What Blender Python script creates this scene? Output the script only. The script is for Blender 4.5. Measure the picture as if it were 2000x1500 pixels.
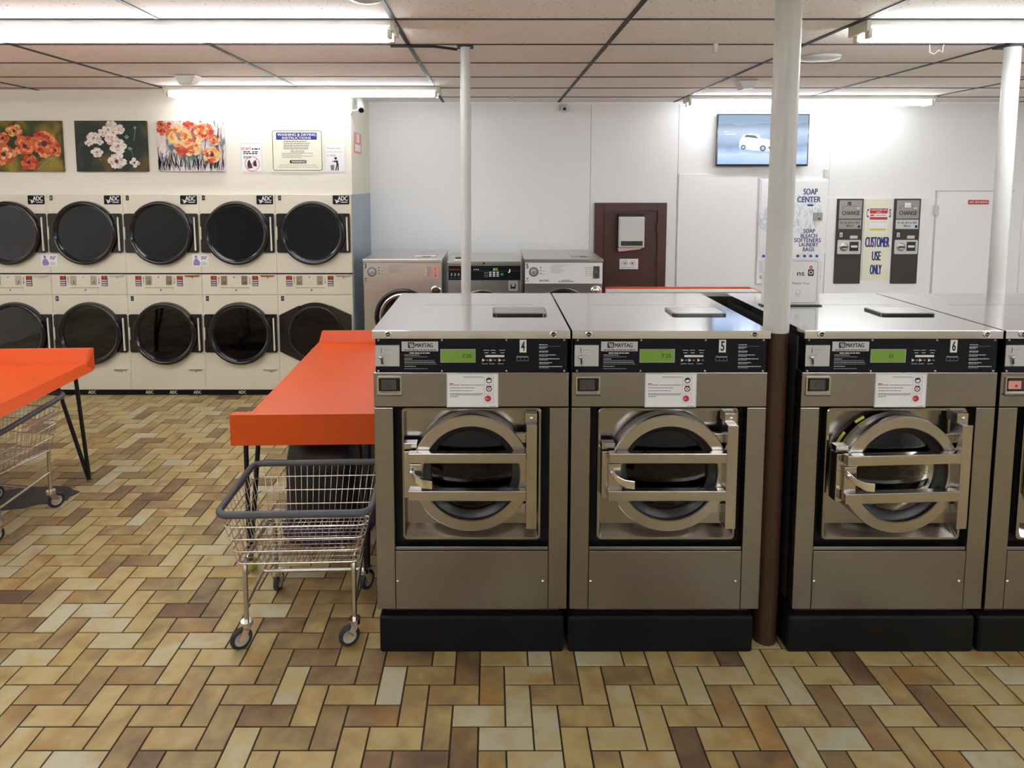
import bpy, math, random
from mathutils import Vector, Matrix
R = math.radians
PI = math.pi
for o in list(bpy.data.objects): bpy.data.objects.remove(o)
SC = bpy.context.scene
COL = SC.collection

# ------------------------------------------------------------------ camera, world, exposure
FPX, CX0, CY0 = 1262.0, 960.0, 467.7
PITCH = 0.08906
CAMH = 2.034
cam = bpy.data.objects.new('camera', bpy.data.cameras.new('camera'))
COL.objects.link(cam)
cam.location = (0, 0, CAMH)
cam.rotation_euler = (PI/2 - PITCH, 0, 0)
cam.data.sensor_width = 36
cam.data.lens = FPX/2000*36
cam.data.shift_x = (1000-CX0)/2000
cam.data.shift_y = (CY0-750)/2000
cam.data.clip_start = .05
SC.camera = cam
w = bpy.data.worlds.new('world'); SC.world = w; w.use_nodes = True
w.node_tree.nodes['Background'].inputs[0].default_value = (.8, .85, 1, 1)
w.node_tree.nodes['Background'].inputs[1].default_value = .3
SC.view_settings.view_transform = 'Standard'
SC.view_settings.look = 'None'
SC.view_settings.exposure = 0.75
SC.view_settings.gamma = 1
SC.view_settings.use_curve_mapping = False
TUBE_STRENGTH = 16.5
CEIL = 2.876

def at(px, py, Y):
    """point of the vertical plane y=Y seen at photo position (px, py)"""
    a = (px-CX0)/FPX; b = -(py-CY0)/FPX
    c, s = math.cos(PITCH), math.sin(PITCH)
    ry = c+b*s; rz = -s+b*c
    t = Y/ry
    return (a*t, CAMH+rz*t)

# ------------------------------------------------------------------ materials
MATS = {}
def mat(name, col, rough=.5, metal=0., var=.04, vscale=6., bump=0., bscale=200., emis=None, estr=0., coat=0., stretch=None, spec=None, aniso=0.):
    if name in MATS: return MATS[name]
    m = bpy.data.materials.new(name); m.use_nodes = True
    nt = m.node_tree; b = nt.nodes['Principled BSDF']
    tc = nt.nodes.new('ShaderNodeTexCoord')
    mp = nt.nodes.new('ShaderNodeMapping')
    nt.links.new(tc.outputs['Object'], mp.inputs[0])
    if stretch: mp.inputs['Scale'].default_value = stretch
    n = nt.nodes.new('ShaderNodeTexNoise'); n.inputs['Scale'].default_value = vscale; n.inputs['Detail'].default_value = 4
    nt.links.new(mp.outputs[0], n.inputs['Vector'])
    mx = nt.nodes.new('ShaderNodeMix'); mx.data_type = 'RGBA'
    mx.inputs[6].default_value = (*[max(0, c*(1-var)) for c in col], 1)
    mx.inputs[7].default_value = (*[min(1, c*(1+var)) for c in col], 1)
    nt.links.new(n.outputs['Fac'], mx.inputs[0])
    nt.links.new(mx.outputs[2], b.inputs['Base Color'])
    b.inputs['Roughness'].default_value = rough
    b.inputs['Metallic'].default_value = metal
    b.inputs['Coat Weight'].default_value = coat
    if spec is not None: b.inputs['Specular IOR Level'].default_value = spec
    if aniso: b.inputs['Anisotropic'].default_value = aniso
    if bump:
        n2 = nt.nodes.new('ShaderNodeTexNoise'); n2.inputs['Scale'].default_value = bscale; n2.inputs['Detail'].default_value = 3
        nt.links.new(mp.outputs[0], n2.inputs['Vector'])
        bp = nt.nodes.new('ShaderNodeBump'); bp.inputs['Strength'].default_value = bump; bp.inputs['Distance'].default_value = .002
        nt.links.new(n2.outputs['Fac'], bp.inputs['Height'])
        nt.links.new(bp.outputs[0], b.inputs['Normal'])
    if emis:
        b.inputs['Emission Color'].default_value = (*emis, 1)
        b.inputs['Emission Strength'].default_value = estr
    MATS[name] = m
    return m

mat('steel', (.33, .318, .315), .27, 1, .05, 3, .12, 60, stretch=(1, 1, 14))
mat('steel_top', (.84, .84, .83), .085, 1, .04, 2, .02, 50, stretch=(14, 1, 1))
mat('steel_bright', (.50, .48, .46), .2, 1, .05, 3, .1, 60, stretch=(14, 1, 1))
mat('steel_side', (.10, .10, .10), .38, .7, .1, 3)
mat('steel_pan', (.36, .345, .335), .2, 1, .06, 3, .1, 30)
mat('steel_old', (.62, .62, .59), .3, 1, .06, 3, .1, 60, stretch=(14, 1, 1))
mat('chrome', (.80, .79, .77), .1, 1, .03, 5)
mat('chrome_dull', (.62, .59, .55), .24, 1, .1, 8)
mat('wire', (.74, .70, .66), .22, 1, .1, 20)
mat('black_panel', (.006, .007, .012), .42, 0, .1, 4, spec=.2)
mat('black_gloss', (.006, .006, .009), .12, 0, .1, 4, coat=.5)
mat('black_paint', (.006, .0065, .008), .5, 0, .35, 7, .25, 30, spec=.2)
mat('black_metal', (.006, .006, .007), .4, 0, .2, 12)
mat('gap_black', (.004, .004, .004), .8)
mat('rubber', (.03, .03, .032), .55, 0, .15, 30)
mat('rubber_grey', (.075, .077, .092), .45, 0, .15, 18)
mat('wheel_grey', (.45, .46, .48), .4)
mat('cream', (.72, .675, .56), .38, 0, .025, 3)
mat('cream_dark', (.42, .38, .29), .5)
mat('cream_wall', (.80, .77, .68), .7, 0, .02, 2, .05, 80)
mat('white_wall', (.86, .87, .895), .6, 0, .015, 2, .05, 80)
mat('white_panel', (.87, .875, .905), .5, 0, .015, 2)
mat('bluegrey', (.36, .42, .49), .4, .3, .12, 3)
mat('trim_grey', (.55, .54, .52), .6)
mat('white_paint', (.62, .63, .625), .35, 0, .03, 9, .05, 40)
mat('fixture_white', (.74, .74, .70), .45, 0, .04, 9)
mat('fixture_end', (.62, .60, .50), .5, 0, .1, 20)
mat('brown_paint', (.055, .022, .014), .33, 0, .15, 6, .1, 30)
mat('brown_door', (.075, .028, .024), .45, 0, .12, 5, .08, 30)
mat('orange', (.70, .085, .006), .34, 0, .05, 5, .03, 60)
mat('orange_edge', (.88, .16, .06), .3, 0, .05, 5)
mat('paper', (.82, .83, .86), .6)
mat('paper_cream', (.80, .79, .66), .55)
mat('ink', (.02, .02, .03), .6)
mat('ink_grey', (.18, .18, .2), .6)
mat('ink_blue', (.02, .03, .22), .55)
mat('ink_red', (.55, .03, .03), .55)
mat('ink_pink', (.75, .30, .26), .55)
mat('ink_yellow', (.80, .75, .15), .55)
mat('ink_purple', (.30, .18, .48), .55)
mat('print_white', (.75, .75, .75), .5)
mat('print_grey', (.32, .33, .36), .5)
mat('plate_silver', (.60, .62, .64), .35, .5)
mat('red_plastic', (.45, .02, .02), .35)
mat('pink_paper', (.75, .48, .50), .7)
mat('change_brown', (.055, .045, .045), .35, .3, .08, 4)
mat('change_grey', (.34, .33, .31), .4, .5, .06, 4)
mat('lcd', (.10, .19, .02), .4, emis=(.13, .26, .03), estr=.22)
mat('lcd_ink', (.02, .05, .01), .4)
mat('gasket', (.012, .012, .014), .35)
mat('drum', (.012, .012, .014), .35, .4, .3, 8)
mat('tennis', (.35, .42, .06), .9, 0, .1, 40, .5, 200)
mat('bundle_black', (.006, .006, .007), .55, 0, .3, 9, .8, 14)
mat('bundle_purple', (.035, .012, .075), .7, 0, .2, 9, .4, 20)
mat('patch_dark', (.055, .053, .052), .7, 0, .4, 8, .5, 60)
mat('grout', (.045, .028, .022), .9, 0, .3, 12, .3, 80)
mat('grid_dark', (.016, .016, .018), .55)
mat('green_led', (.02, .3, .12), .4)
mat('amber_plastic', (.70, .62, .40), .4)
mat('blue_button', (.02, .10, .50), .35)
mat('soap_print', (.66, .72, .80), .5)
mat('tube_light', (1, 1, 1), .5, emis=(.96, .985, 1), estr=TUBE_STRENGTH)
mat('rear_wall', (.62, .62, .62), .7, 0, .1, 1)
for nm, c in dict(p_green=(.02, .045, .02), p_dkgreen=(.01, .03, .018), p_teal=(.16, .27, .25), p_orange=(.62, .13, .035), p_orange2=(.75, .28, .10), p_yel=(.80, .50, .12), p_red=(.50, .04, .02),
                  p_peach=(.85, .55, .32), p_cream=(.85, .72, .62), p_pink=(.62, .45, .42), p_dark=(.06, .02, .02), p_olive=(.30, .24, .03), p_white=(.80, .76, .74), p_mauve=(.35, .22, .24), p_blue=(.12, .22, .32), p_stem=(.10, .16, .07)).items():
    mat(nm, c, .55, 0, .35, 30, .4, 60)

def ramp_mat(name, stops, scale, rough=.6, stretch=None, bump=0, coords='Object', detail=6, distortion=0.):
    m = bpy.data.materials.new(name); m.use_nodes = True
    nt = m.node_tree; b = nt.nodes['Principled BSDF']
    tc = nt.nodes.new('ShaderNodeTexCoord'); mp = nt.nodes.new('ShaderNodeMapping')
    nt.links.new(tc.outputs[coords], mp.inputs[0])
    if stretch: mp.inputs['Scale'].default_value = stretch
    n = nt.nodes.new('ShaderNodeTexNoise'); n.inputs['Scale'].default_value = scale; n.inputs['Detail'].default_value = detail
    n.inputs['Distortion'].default_value = distortion
    nt.links.new(mp.outputs[0], n.inputs['Vector'])
    r = nt.nodes.new('ShaderNodeValToRGB')
    e = r.color_ramp.elements
    e[0].position, e[0].color = stops[0][0], (*stops[0][1], 1)
    e[1].position, e[1].color = stops[-1][0], (*stops[-1][1], 1)
    for p, c in stops[1:-1]:
        x = e.new(p); x.color = (*c, 1)
    nt.links.new(n.outputs['Fac'], r.inputs[0]); nt.links.new(r.outputs[0], b.inputs['Base Color'])
    b.inputs['Roughness'].default_value = rough
    MATS[name] = m
    return m
ramp_mat('canvas_olive', [(.32, (.008, .02, .01)), (.45, (.03, .05, .01)), (.58, (.20, .13, .01)), (.72, (.32, .24, .02))], 5, distortion=.6)
ramp_mat('canvas_dark', [(.35, (.004, .012, .010)), (.5, (.008, .022, .012)), (.62, (.06, .05, .01)), (.75, (.16, .06, .01))], 5, distortion=.8)
ramp_mat('canvas_light', [(.35, (.10, .16, .20)), (.47, (.62, .55, .55)), (.6, (.72, .66, .66)), (.72, (.45, .30, .30))], 9, stretch=(2, 1, .7), distortion=1.2)
ramp_mat('soap_foam', [(.40, (.55, .63, .74)), (.5, (.74, .79, .86)), (.6, (.86, .88, .93))], 14, rough=.4, stretch=(1.4, 1, .8), distortion=1.5)

def ceiling_mat():
    m = bpy.data.materials.new('ceiling_tile'); m.use_nodes = True
    nt = m.node_tree; b = nt.nodes['Principled BSDF']
    tc = nt.nodes.new('ShaderNodeTexCoord')
    mp = nt.nodes.new('ShaderNodeMapping'); mp.inputs['Scale'].default_value = (1, .6, 1)
    nt.links.new(tc.outputs['Object'], mp.inputs[0])
    n = nt.nodes.new('ShaderNodeTexNoise'); n.inputs['Scale'].default_value = 95; n.inputs['Detail'].default_value = 2
    nt.links.new(mp.outputs[0], n.inputs['Vector'])
    r = nt.nodes.new('ShaderNodeValToRGB'); e = r.color_ramp.elements
    e[0].position = .27; e[0].color = (.18, .14, .12, 1); e[1].position = .335; e[1].color = (.92, .89, .885, 1)
    nt.links.new(n.outputs['Fac'], r.inputs[0])
    n2 = nt.nodes.new('ShaderNodeTexNoise'); n2.inputs['Scale'].default_value = .8
    mx = nt.nodes.new('ShaderNodeMix'); mx.data_type = 'RGBA'; mx.blend_type = 'MULTIPLY'; mx.inputs[0].default_value = 1
    r2 = nt.nodes.new('ShaderNodeValToRGB'); r2.color_ramp.elements[0].color = (.93, .9, .88, 1); r2.color_ramp.elements[1].color = (1, 1, 1, 1)
    nt.links.new(tc.outputs['Object'], n2.inputs['Vector']); nt.links.new(n2.outputs['Fac'], r2.inputs[0])
    nt.links.new(r.outputs[0], mx.inputs[6]); nt.links.new(r2.outputs[0], mx.inputs[7]); nt.links.new(mx.outputs[2], b.inputs['Base Color'])
    b.inputs['Roughness'].default_value = .85
    MATS['ceiling_tile'] = m
ceiling_mat()

def tile_mat():
    """glazed quarry tile: colour per tile (attribute) with a flashed edge of its own"""
    m = bpy.data.materials.new('quarry_tile'); m.use_nodes = True
    nt = m.node_tree; b = nt.nodes['Principled BSDF']; L = nt.links.new
    at_ = nt.nodes.new('ShaderNodeAttribute'); at_.attribute_name = 'tone'
    sp = nt.nodes.new('ShaderNodeSeparateColor'); L(at_.outputs['Color'], sp.inputs[0])
    r = nt.nodes.new('ShaderNodeValToRGB'); e = r.color_ramp.elements
    st = [(0, (.148, .090, .052)), (.16, (.205, .133, .068)), (.32, (.285, .200, .095)), (.5, (.39, .283, .120)), (.68, (.485, .375, .170)), (.85, (.49, .415, .23)), (1, (.52, .485, .345))]
    e[0].color = (*st[0][1], 1); e[1].color = (*st[-1][1], 1)
    for p, c in st[1:-1]: e.new(p).color = (*c, 1)
    tc = nt.nodes.new('ShaderNodeTexCoord')
    n = nt.nodes.new('ShaderNodeTexNoise'); n.inputs['Scale'].default_value = 9; n.inputs['Detail'].default_value = 5; n.inputs['Distortion'].default_value = .3
    # each tile shifts the noise field by its own tone so patterns stop at joints
    va = nt.nodes.new('ShaderNodeVectorMath'); va.operation = 'MULTIPLY_ADD'
    L(at_.outputs['Color'], va.inputs[0]); va.inputs[1].default_value = (37, 53, 71); L(tc.outputs['Object'], va.inputs[2])
    L(va.outputs[0], n.inputs['Vector'])
    ma = nt.nodes.new('ShaderNodeMath'); ma.operation = 'MULTIPLY_ADD'; ma.inputs[1].default_value = .9
    L(n.outputs['Fac'], ma.inputs[0])
    sb = nt.nodes.new('ShaderNodeMath'); sb.operation = 'SUBTRACT'; sb.inputs[1].default_value = .45
    L(sp.outputs[0], sb.inputs[0]); L(sb.outputs[0], ma.inputs[2]); L(ma.outputs[0], r.inputs[0])
    # ochre flashing
    n3 = nt.nodes.new('ShaderNodeTexNoise'); n3.inputs['Scale'].default_value = 5; n3.inputs['Detail'].default_value = 3
    L(va.outputs[0], n3.inputs['Vector'])
    r3 = nt.nodes.new('ShaderNodeValToRGB'); r3.color_ramp.elements[0].position = .55; r3.color_ramp.elements[0].color = (0, 0, 0, 1); r3.color_ramp.elements[1].position = .75; r3.color_ramp.elements[1].color = (.65, .65, .65, 1)
    L(n3.outputs['Fac'], r3.inputs[0])
    mx = nt.nodes.new('ShaderNodeMix'); mx.data_type = 'RGBA'; L(r3.outputs[0], mx.inputs[0]); L(r.outputs[0], mx.inputs[6]); mx.inputs[7].default_value = (.38, .180, .045, 1)
    L(mx.outputs[2], b.inputs['Base Color'])
    b.inputs['Roughness'].default_value = .38
    bp = nt.nodes.new('ShaderNodeBump'); bp.inputs['Strength'].default_value = .12; bp.inputs['Distance'].default_value = .003
    n4 = nt.nodes.new('ShaderNodeTexNoise'); n4.inputs['Scale'].default_value = 40; L(tc.outputs['Object'], n4.inputs['Vector'])
    L(n4.outputs['Fac'], bp.inputs['Height']); L(bp.outputs[0], b.inputs['Normal'])
    MATS['quarry_tile'] = m
tile_mat()

def glass_mat(name, tint, gloss=.12, tintg=(1, 1, 1)):
    m = bpy.data.materials.new(name); m.use_nodes = True; nt = m.node_tree; nt.nodes.remove(nt.nodes['Principled BSDF'])
    out = nt.nodes['Material Output']
    t = nt.nodes.new('ShaderNodeBsdfTransparent'); t.inputs[0].default_value = (*tint, 1)
    ior = 1.27 if name == 'door_glass' else 1.45
    g = nt.nodes.new('ShaderNodeBsdfGlossy'); g.inputs['Roughness'].default_value = .04; g.inputs[0].default_value = (*tintg, 1)
    lw = nt.nodes.new('ShaderNodeFresnel'); lw.inputs[0].default_value = ior
    ad = nt.nodes.new('ShaderNodeMath'); ad.operation = 'ADD'; ad.inputs[1].default_value = gloss; nt.links.new(lw.outputs[0], ad.inputs[0])
    mx = nt.nodes.new('ShaderNodeMixShader'); nt.links.new(ad.outputs[0], mx.inputs[0]); nt.links.new(t.outputs[0], mx.inputs[1]); nt.links.new(g.outputs[0], mx.inputs[2])
    nt.links.new(mx.outputs[0], out.inputs[0]); MATS[name] = m
glass_mat('door_glass', (.10, .10, .11), .012)
glass_mat('dryer_glass', (.05, .07, .07), .02, (.75, .8, .95))

def screen_mat():
    m = bpy.data.materials.new('tv_screen'); m.use_nodes = True; nt = m.node_tree; b = nt.nodes['Principled BSDF']
    tc = nt.nodes.new('ShaderNodeTexCoord'); s = nt.nodes.new('ShaderNodeSeparateXYZ'); nt.links.new(tc.outputs['Generated'], s.inputs[0])
    n = nt.nodes.new('ShaderNodeTexNoise'); n.inputs['Scale'].default_value = 2.5; nt.links.new(tc.outputs['Generated'], n.inputs['Vector'])
    a = nt.nodes.new('ShaderNodeMath'); a.operation = 'MULTIPLY_ADD'; a.inputs[1].default_value = .35; nt.links.new(n.outputs['Fac'], a.inputs[0]); nt.links.new(s.outputs['Z'], a.inputs[2])
    r = nt.nodes.new('ShaderNodeValToRGB'); e = r.color_ramp.elements
    e[0].position = .15; e[0].color = (.30, .45, .78, 1); e[1].position = 1.15; e[1].color = (.16, .22, .30, 1)
    for p, c in [(.38, (.50, .62, .88)), (.55, (.14, .22, .38)), (.75, (.20, .30, .46)), (1.0, (.22, .31, .42))]: e.new(p).color = (*c, 1)
    nt.links.new(a.outputs[0], r.inputs[0]); nt.links.new(r.outputs[0], b.inputs['Emission Color']); b.inputs['Emission Strength'].default_value = .8
    b.inputs['Base Color'].default_value = (.01, .01, .015, 1); b.inputs['Roughness'].default_value = .12
    MATS['tv_screen'] = m
screen_mat()
mat('tv_white', (.02, .02, .02), .2, emis=(.72, .80, .95), estr=.9)
mat('tv_shade', (.02, .02, .02), .2, emis=(.30, .40, .62), estr=.8)
mat('tv_black', (.01, .01, .01), .2, emis=(.02, .03, .06), estr=.6)

# ------------------------------------------------------------------ mesh building
_TXT = {}
def glyphs(s, bold=0.):
    bold = 0. if len(s) > 1 else bold
    k = (s, bold)
    if k in _TXT: return _TXT[k]
    cu = bpy.data.curves.new('t', 'FONT'); cu.body = s; cu.offset = bold; cu.resolution_u = 3
    ob = bpy.data.objects.new('t', cu); COL.objects.link(ob)
    dg = bpy.context.evaluated_depsgraph_get(); ev = ob.evaluated_get(dg); me = ev.to_mesh()
    vs = [tuple(v.co) for v in me.vertices]; fs = [tuple(p.vertices) for p in me.polygons]
    ev.to_mesh_clear(); bpy.data.objects.remove(ob); bpy.data.curves.remove(cu)
    _TXT[k] = (vs, fs); return _TXT[k]

class B:
    def __init__(s, m='white_paint'): s.v = []; s.f = []; s.mi = []; s.sm = []; s.ms = []; s.cur = m; s.smooth = False
    def m(s, name): s.cur = name; return s
    def _add(s, vs, fs, smooth=None):
        if s.cur not in s.ms: s.ms.append(s.cur)
        i = s.ms.index(s.cur); n = len(s.v)
        s.v += [tuple(p) for p in vs]
        for f in fs: s.f.append(tuple(n+k for k in f)); s.mi.append(i); s.sm.append(s.smooth if smooth is None else smooth)
        return s
    def box(s, x0, x1, y0, y1, z0, z1):
        vs = [(x, y, z) for z in (z0, z1) for y in (y0, y1) for x in (x0, x1)]
        return s._add(vs, [(0, 2, 3, 1), (4, 5, 7, 6), (0, 1, 5, 4), (2, 6, 7, 3), (0, 4, 6, 2), (1, 3, 7, 5)], False)
    def hexa(s, p):  # 8 points: bottom 4 ccw, top 4 ccw
        return s._add(p, [(3, 2, 1, 0), (4, 5, 6, 7), (0, 1, 5, 4), (1, 2, 6, 5), (2, 3, 7, 6), (3, 0, 4, 7)], False)
    def prism(s, pts, y0, y1, axis='Y', smooth=False):
        n = len(pts)
        if axis == 'Y': f = lambda p, y: (p[0], y, p[1])
        elif axis == 'Z': f = lambda p, y: (p[0], p[1], y)
        else: f = lambda p, y: (y, p[0], p[1])
        vs = [f(p, y0) for p in pts]+[f(p, y1) for p in pts]
        s._add(vs, [tuple(range(n)), tuple(range(2*n-1, n-1, -1))], False)
        return s._add(vs, [(i, i+n, (i+1) % n+n, (i+1) % n) for i in range(n)], smooth)
    def loft(s, loops, cap0=True, cap1=True, closed=True, smooth=False):
        n = len(loops[0]); vs = [p for l in loops for p in l]; fs = []
        for k in range(len(loops)-1):
            for i in range(n if closed else n-1):
                j = (i+1) % n
                fs.append((k*n+i, k*n+j, (k+1)*n+j, (k+1)*n+i))
        s._add(vs, fs, smooth)
        if cap0: s._add(loops[0], [tuple(range(n-1, -1, -1))], False)
        if cap1: s._add(loops[-1], [tuple(range(n))], False)
        return s
    def lathe(s, prof, c, axis='Y', seg=48, caps=(False, False), smooth=True, a0=0, a1=2*PI):
        full = abs(a1-a0-2*PI) < 1e-6
        loops = []
        for r, h in prof:
            l = []
            for i in range(seg if full else seg+1):
                a = a0+(a1-a0)*i/seg
                u, w_ = r*math.cos(a), r*math.sin(a)
                if axis == 'Y': l.append((c[0]+u, c[1]+h, c[2]+w_))
                elif axis == 'Z': l.append((c[0]+u, c[1]+w_, c[2]+h))
                else: l.append((c[0]+h, c[1]+u, c[2]+w_))
            loops.append(l)
        return s.loft(loops, caps[0], caps[1], full, smooth)
    def disc(s, c, r, y0, y1, seg=20, axis='Y'):
        return s.lathe([(r, y0-c[1] if axis == 'Y' else y0), (r, y1-c[1] if axis == 'Y' else y1)], c, axis, seg, (True, True))
    def tube(s, pts, r, seg=8, closed=False, cap=True):
        P = [Vector(p) for p in pts]; n = len(P); loops = []; up = None
        for i, p in enumerate(P):
            if closed: d = (P[(i+1) % n]-P[i-1]).normalized()
            else: d = (P[min(i+1, n-1)]-P[max(i-1, 0)]).normalized()
            if up is None: up = Vector((0, 0, 1)) if abs(d.z) < .9 else Vector((1, 0, 0))
            a = d.cross(up)
            if a.length < 1e-4: a = d.cross(Vector((1, .3, 0)))
            a.normalize(); b2 = d.cross(a).normalized(); up = -b2 if (-b2).dot(up) > 0 else b2
            up = a.cross(d).normalized()
            k = 1.
            if 0 < i < n-1 or closed:
                d1 = (P[i]-P[i-1]).normalized(); k = 1/max(.5, d1.dot(d))
            loops.append([tuple(p+a*(r*k*math.cos(t))+up*(r*math.sin(t))) for t in [2*PI*j/seg for j in range(seg)]])
        if closed: loops.append(loops[0])
        return s.loft(loops, cap and not closed, cap and not closed, True, True)
    def ball(s, c, r, seg=12, sc=(1, 1, 1)):
        prof = [(max(1e-4, r*math.sin(PI*i/8)), -r*math.cos(PI*i/8)) for i in range(9)]
        n0 = len(s.v); s.lathe(prof, (0, 0, 0), 'Z', seg)
        for i in range(n0, len(s.v)):
            v = s.v[i]; s.v[i] = (c[0]+v[0]*sc[0], c[1]+v[1]*sc[1], c[2]+v[2]*sc[2])
        return s
    def text(s, t, x0, x1, z0, z1, y, bold=0., xf=None):
        vs, fs = glyphs(t, bold)
        if not vs: return s
        ax, bx = min(v[0] for v in vs), max(v[0] for v in vs); az, bz = min(v[1] for v in vs), max(v[1] for v in vs)
        kx = (x1-x0)/max(bx-ax, 1e-6); kz = (z1-z0)/max(bz-az, 1e-6)
        out = [(x0+(v[0]-ax)*kx, y, z0+(v[1]-az)*kz) for v in vs]
        if xf: out = [xf(p) for p in out]
        if bold and len(t) > 1:
            sh = (z1-z0)*min(.09, .05+bold*1.5)
            s._add([(p[0]+sh, p[1]-.0002, p[2]) for p in out], fs, False)
            s._add([(p[0]+sh/2, p[1]-.0004, p[2]+sh*.3) for p in out], fs, False)
        return s._add(out, fs, False)
    def quad(s, x0, x1, z0, z1, y): return s._add([(x0, y, z0), (x1, y, z0), (x1, y, z1), (x0, y, z1)], [(0, 1, 2, 3)], False)
    def poly(s, pts, y): return s._add([(p[0], y, p[1]) for p in pts], [tuple(range(len(pts)))], False)
    def lines(s, x0, x1, z, y, h, seed=0, gap=True):
        """a row of small printed dashes (print too small to read)"""
        rnd = random.Random(seed); x = x0
        while x < x1-.002:
            wd = min(rnd.uniform(.008, .02)*(h/.004)**.5, x1-x)
            s.quad(x, x+wd, z, z+h, y); x += wd+h*.6
        return s
    def border(s, x0, x1, z0, z1, y, t, r=0.01, seg=5):
        o = rrect(x0, x1, z0, z1, r, seg); i = rrect(x0+t, x1-t, z0+t, z1-t, max(r-t, .001), seg)
        n = len(o)
        return s._add([(p[0], y, p[1]) for p in o+i], [(k, (k+1) % n, (k+1) % n+n, k+n) for k in range(n)], False)
    def build(s, name, parent=None, bevel=0., seg=2, loc=None, origin=None):
        me = bpy.data.meshes.new(name)
        v = s.v
        if origin: v = [(p[0]-origin[0], p[1]-origin[1], p[2]-origin[2]) for p in v]
        me.from_pydata(v, [], s.f)
        for n in s.ms: me.materials.append(MATS[n])
        me.polygons.foreach_set('material_index', s.mi); me.polygons.foreach_set('use_smooth', s.sm)
        me.update()
        o = bpy.data.objects.new(name, me); COL.objects.link(o)
        if parent is not None: o.parent = parent
        if origin: o.location = origin
        if loc: o.location = loc
        if bevel:
            md = o.modifiers.new('bevel', 'BEVEL'); md.width = bevel; md.segments = seg; md.limit_method = 'ANGLE'; md.angle_limit = R(40)
        return o

def rrect(x0, x1, z0, z1, r, seg=5):
    pts = []
    for cx, cz, a in ((x1-r, z0+r, -PI/2), (x1-r, z1-r, 0), (x0+r, z1-r, PI/2), (x0+r, z0+r, PI)):
        for i in range(seg+1):
            t = a+PI/2*i/seg; pts.append((cx+r*math.cos(t), cz+r*math.sin(t)))
    return pts
def rr_loop(x0, x1, z0, z1, r, y, seg=4): return [(p[0], y, p[1]) for p in rrect(x0, x1, z0, z1, r, seg)]

def tag(o, label, cat, group=None, kind=None):
    o['label'] = label; o['category'] = cat
    if group: o['group'] = group
    if kind: o['kind'] = kind
    return o
def thing(name, label, cat, loc=(0, 0, 0), rz=0, group=None):
    o = bpy.data.objects.new(name, None); COL.objects.link(o); o.location = loc; o.rotation_euler = (0, 0, rz); o.empty_display_size = .1
    return tag(o, label, cat, group)
def struct(o): o['kind'] = 'structure'; return o
def kids(o): return [c for c in bpy.data.objects if c.parent == o]
def copy_tree(o, parent=None):
    c = o.copy(); COL.objects.link(c); c.parent = parent
    for ch in kids(o): copy_tree(ch, c)
    return c

# ------------------------------------------------------------------ floor
U = .1016
XL, XR, YN, YB = -6.2, 6.4, -3.2, 6.941
rnd = random.Random(7)
verts = []; faces = []; midx = []; tone = []
def add_face(ps, mi, tn):
    n = len(verts); verts.extend(ps); faces.append(tuple(range(n, n+len(ps)))); midx.append(mi); tone.append(tn)
add_face([(XL, YN, -.004), (XR, YN, -.004), (XR, YB, -.004), (XL, YB, -.004)], 1, (0, 0, 0))
G = .0034; CH = .0016
def tile(xa, ya, nx, ny):
    x0, x1, y0, y1 = xa*U+G, (xa+nx)*U-G, ya*U+G, (ya+ny)*U-G
    x0, x1 = max(x0, XL), min(x1, XR); y0, y1 = max(y0, YN), min(y1, YB)
    if x1-x0 < .01 or y1-y0 < .01: return
    tn = (min(1, max(0, rnd.betavariate(2.1, 1.6))), rnd.random(), rnd.random())
    dz = rnd.uniform(-.0004, .0004)
    a = [(x0, y0, -.004), (x1, y0, -.004), (x1, y1, -.004), (x0, y1, -.004)]
    b = [(x0, y0, -.0012+dz), (x1, y0, -.0012+dz), (x1, y1, -.0012+dz), (x0, y1, -.0012+dz)]
    c = [(x0+CH, y0+CH, dz), (x1-CH, y0+CH, dz), (x1-CH, y1-CH, dz), (x0+CH, y1-CH, dz)]
    add_face(c, 0, tn)
    for i in range(4):
        j = (i+1) % 4
        add_face([b[i], b[j], c[j], c[i]], 0, tn)
        add_face([a[i], a[j], b[j], b[i]], 0, tn)
for j in range(int(YN/U)-24, int(YB/U)-20):
    ya = 21.15+j
    for k in range(-40, 40):
        xs = -.48-j+4*k
        if xs*U > XR or (xs+3)*U < XL: continue
        tile(xs, ya, 2, 1); tile(xs+2, ya, 1, 2)
me = bpy.data.meshes.new('floor'); me.from_pydata(verts, [], faces)
me.materials.append(MATS['quarry_tile']); me.materials.append(MATS['grout'])
me.polygons.foreach_set('material_index', midx)
ca = me.color_attributes.new('tone', 'FLOAT_COLOR', 'CORNER')
buf = []
for p, tn in zip(me.polygons, tone): buf.extend([tn[0], tn[1], tn[2], 1]*len(p.vertices))
ca.data.foreach_set('color', buf); me.update()
fl = bpy.data.objects.new('floor', me); COL.objects.link(fl); struct(fl)

# ------------------------------------------------------------------ ceiling with dark tee grid
b = B('ceiling_tile').box(XL, XR, YN, YB+.1, CEIL, CEIL+.06)
b.m('grid_dark')
for i in range(-5, 5):
    x = .71+1.22*i
    if XL < x < XR: b.box(x-.013, x+.013, YN, YB, CEIL-.005, CEIL+.001)
for i in range(-11, 6):
    y = 3.443+.618*i
    if y < YB: b.box(XL, XR, y-.011, y+.011, CEIL-.004, CEIL+.001)
struct(b.build('ceiling'))

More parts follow.
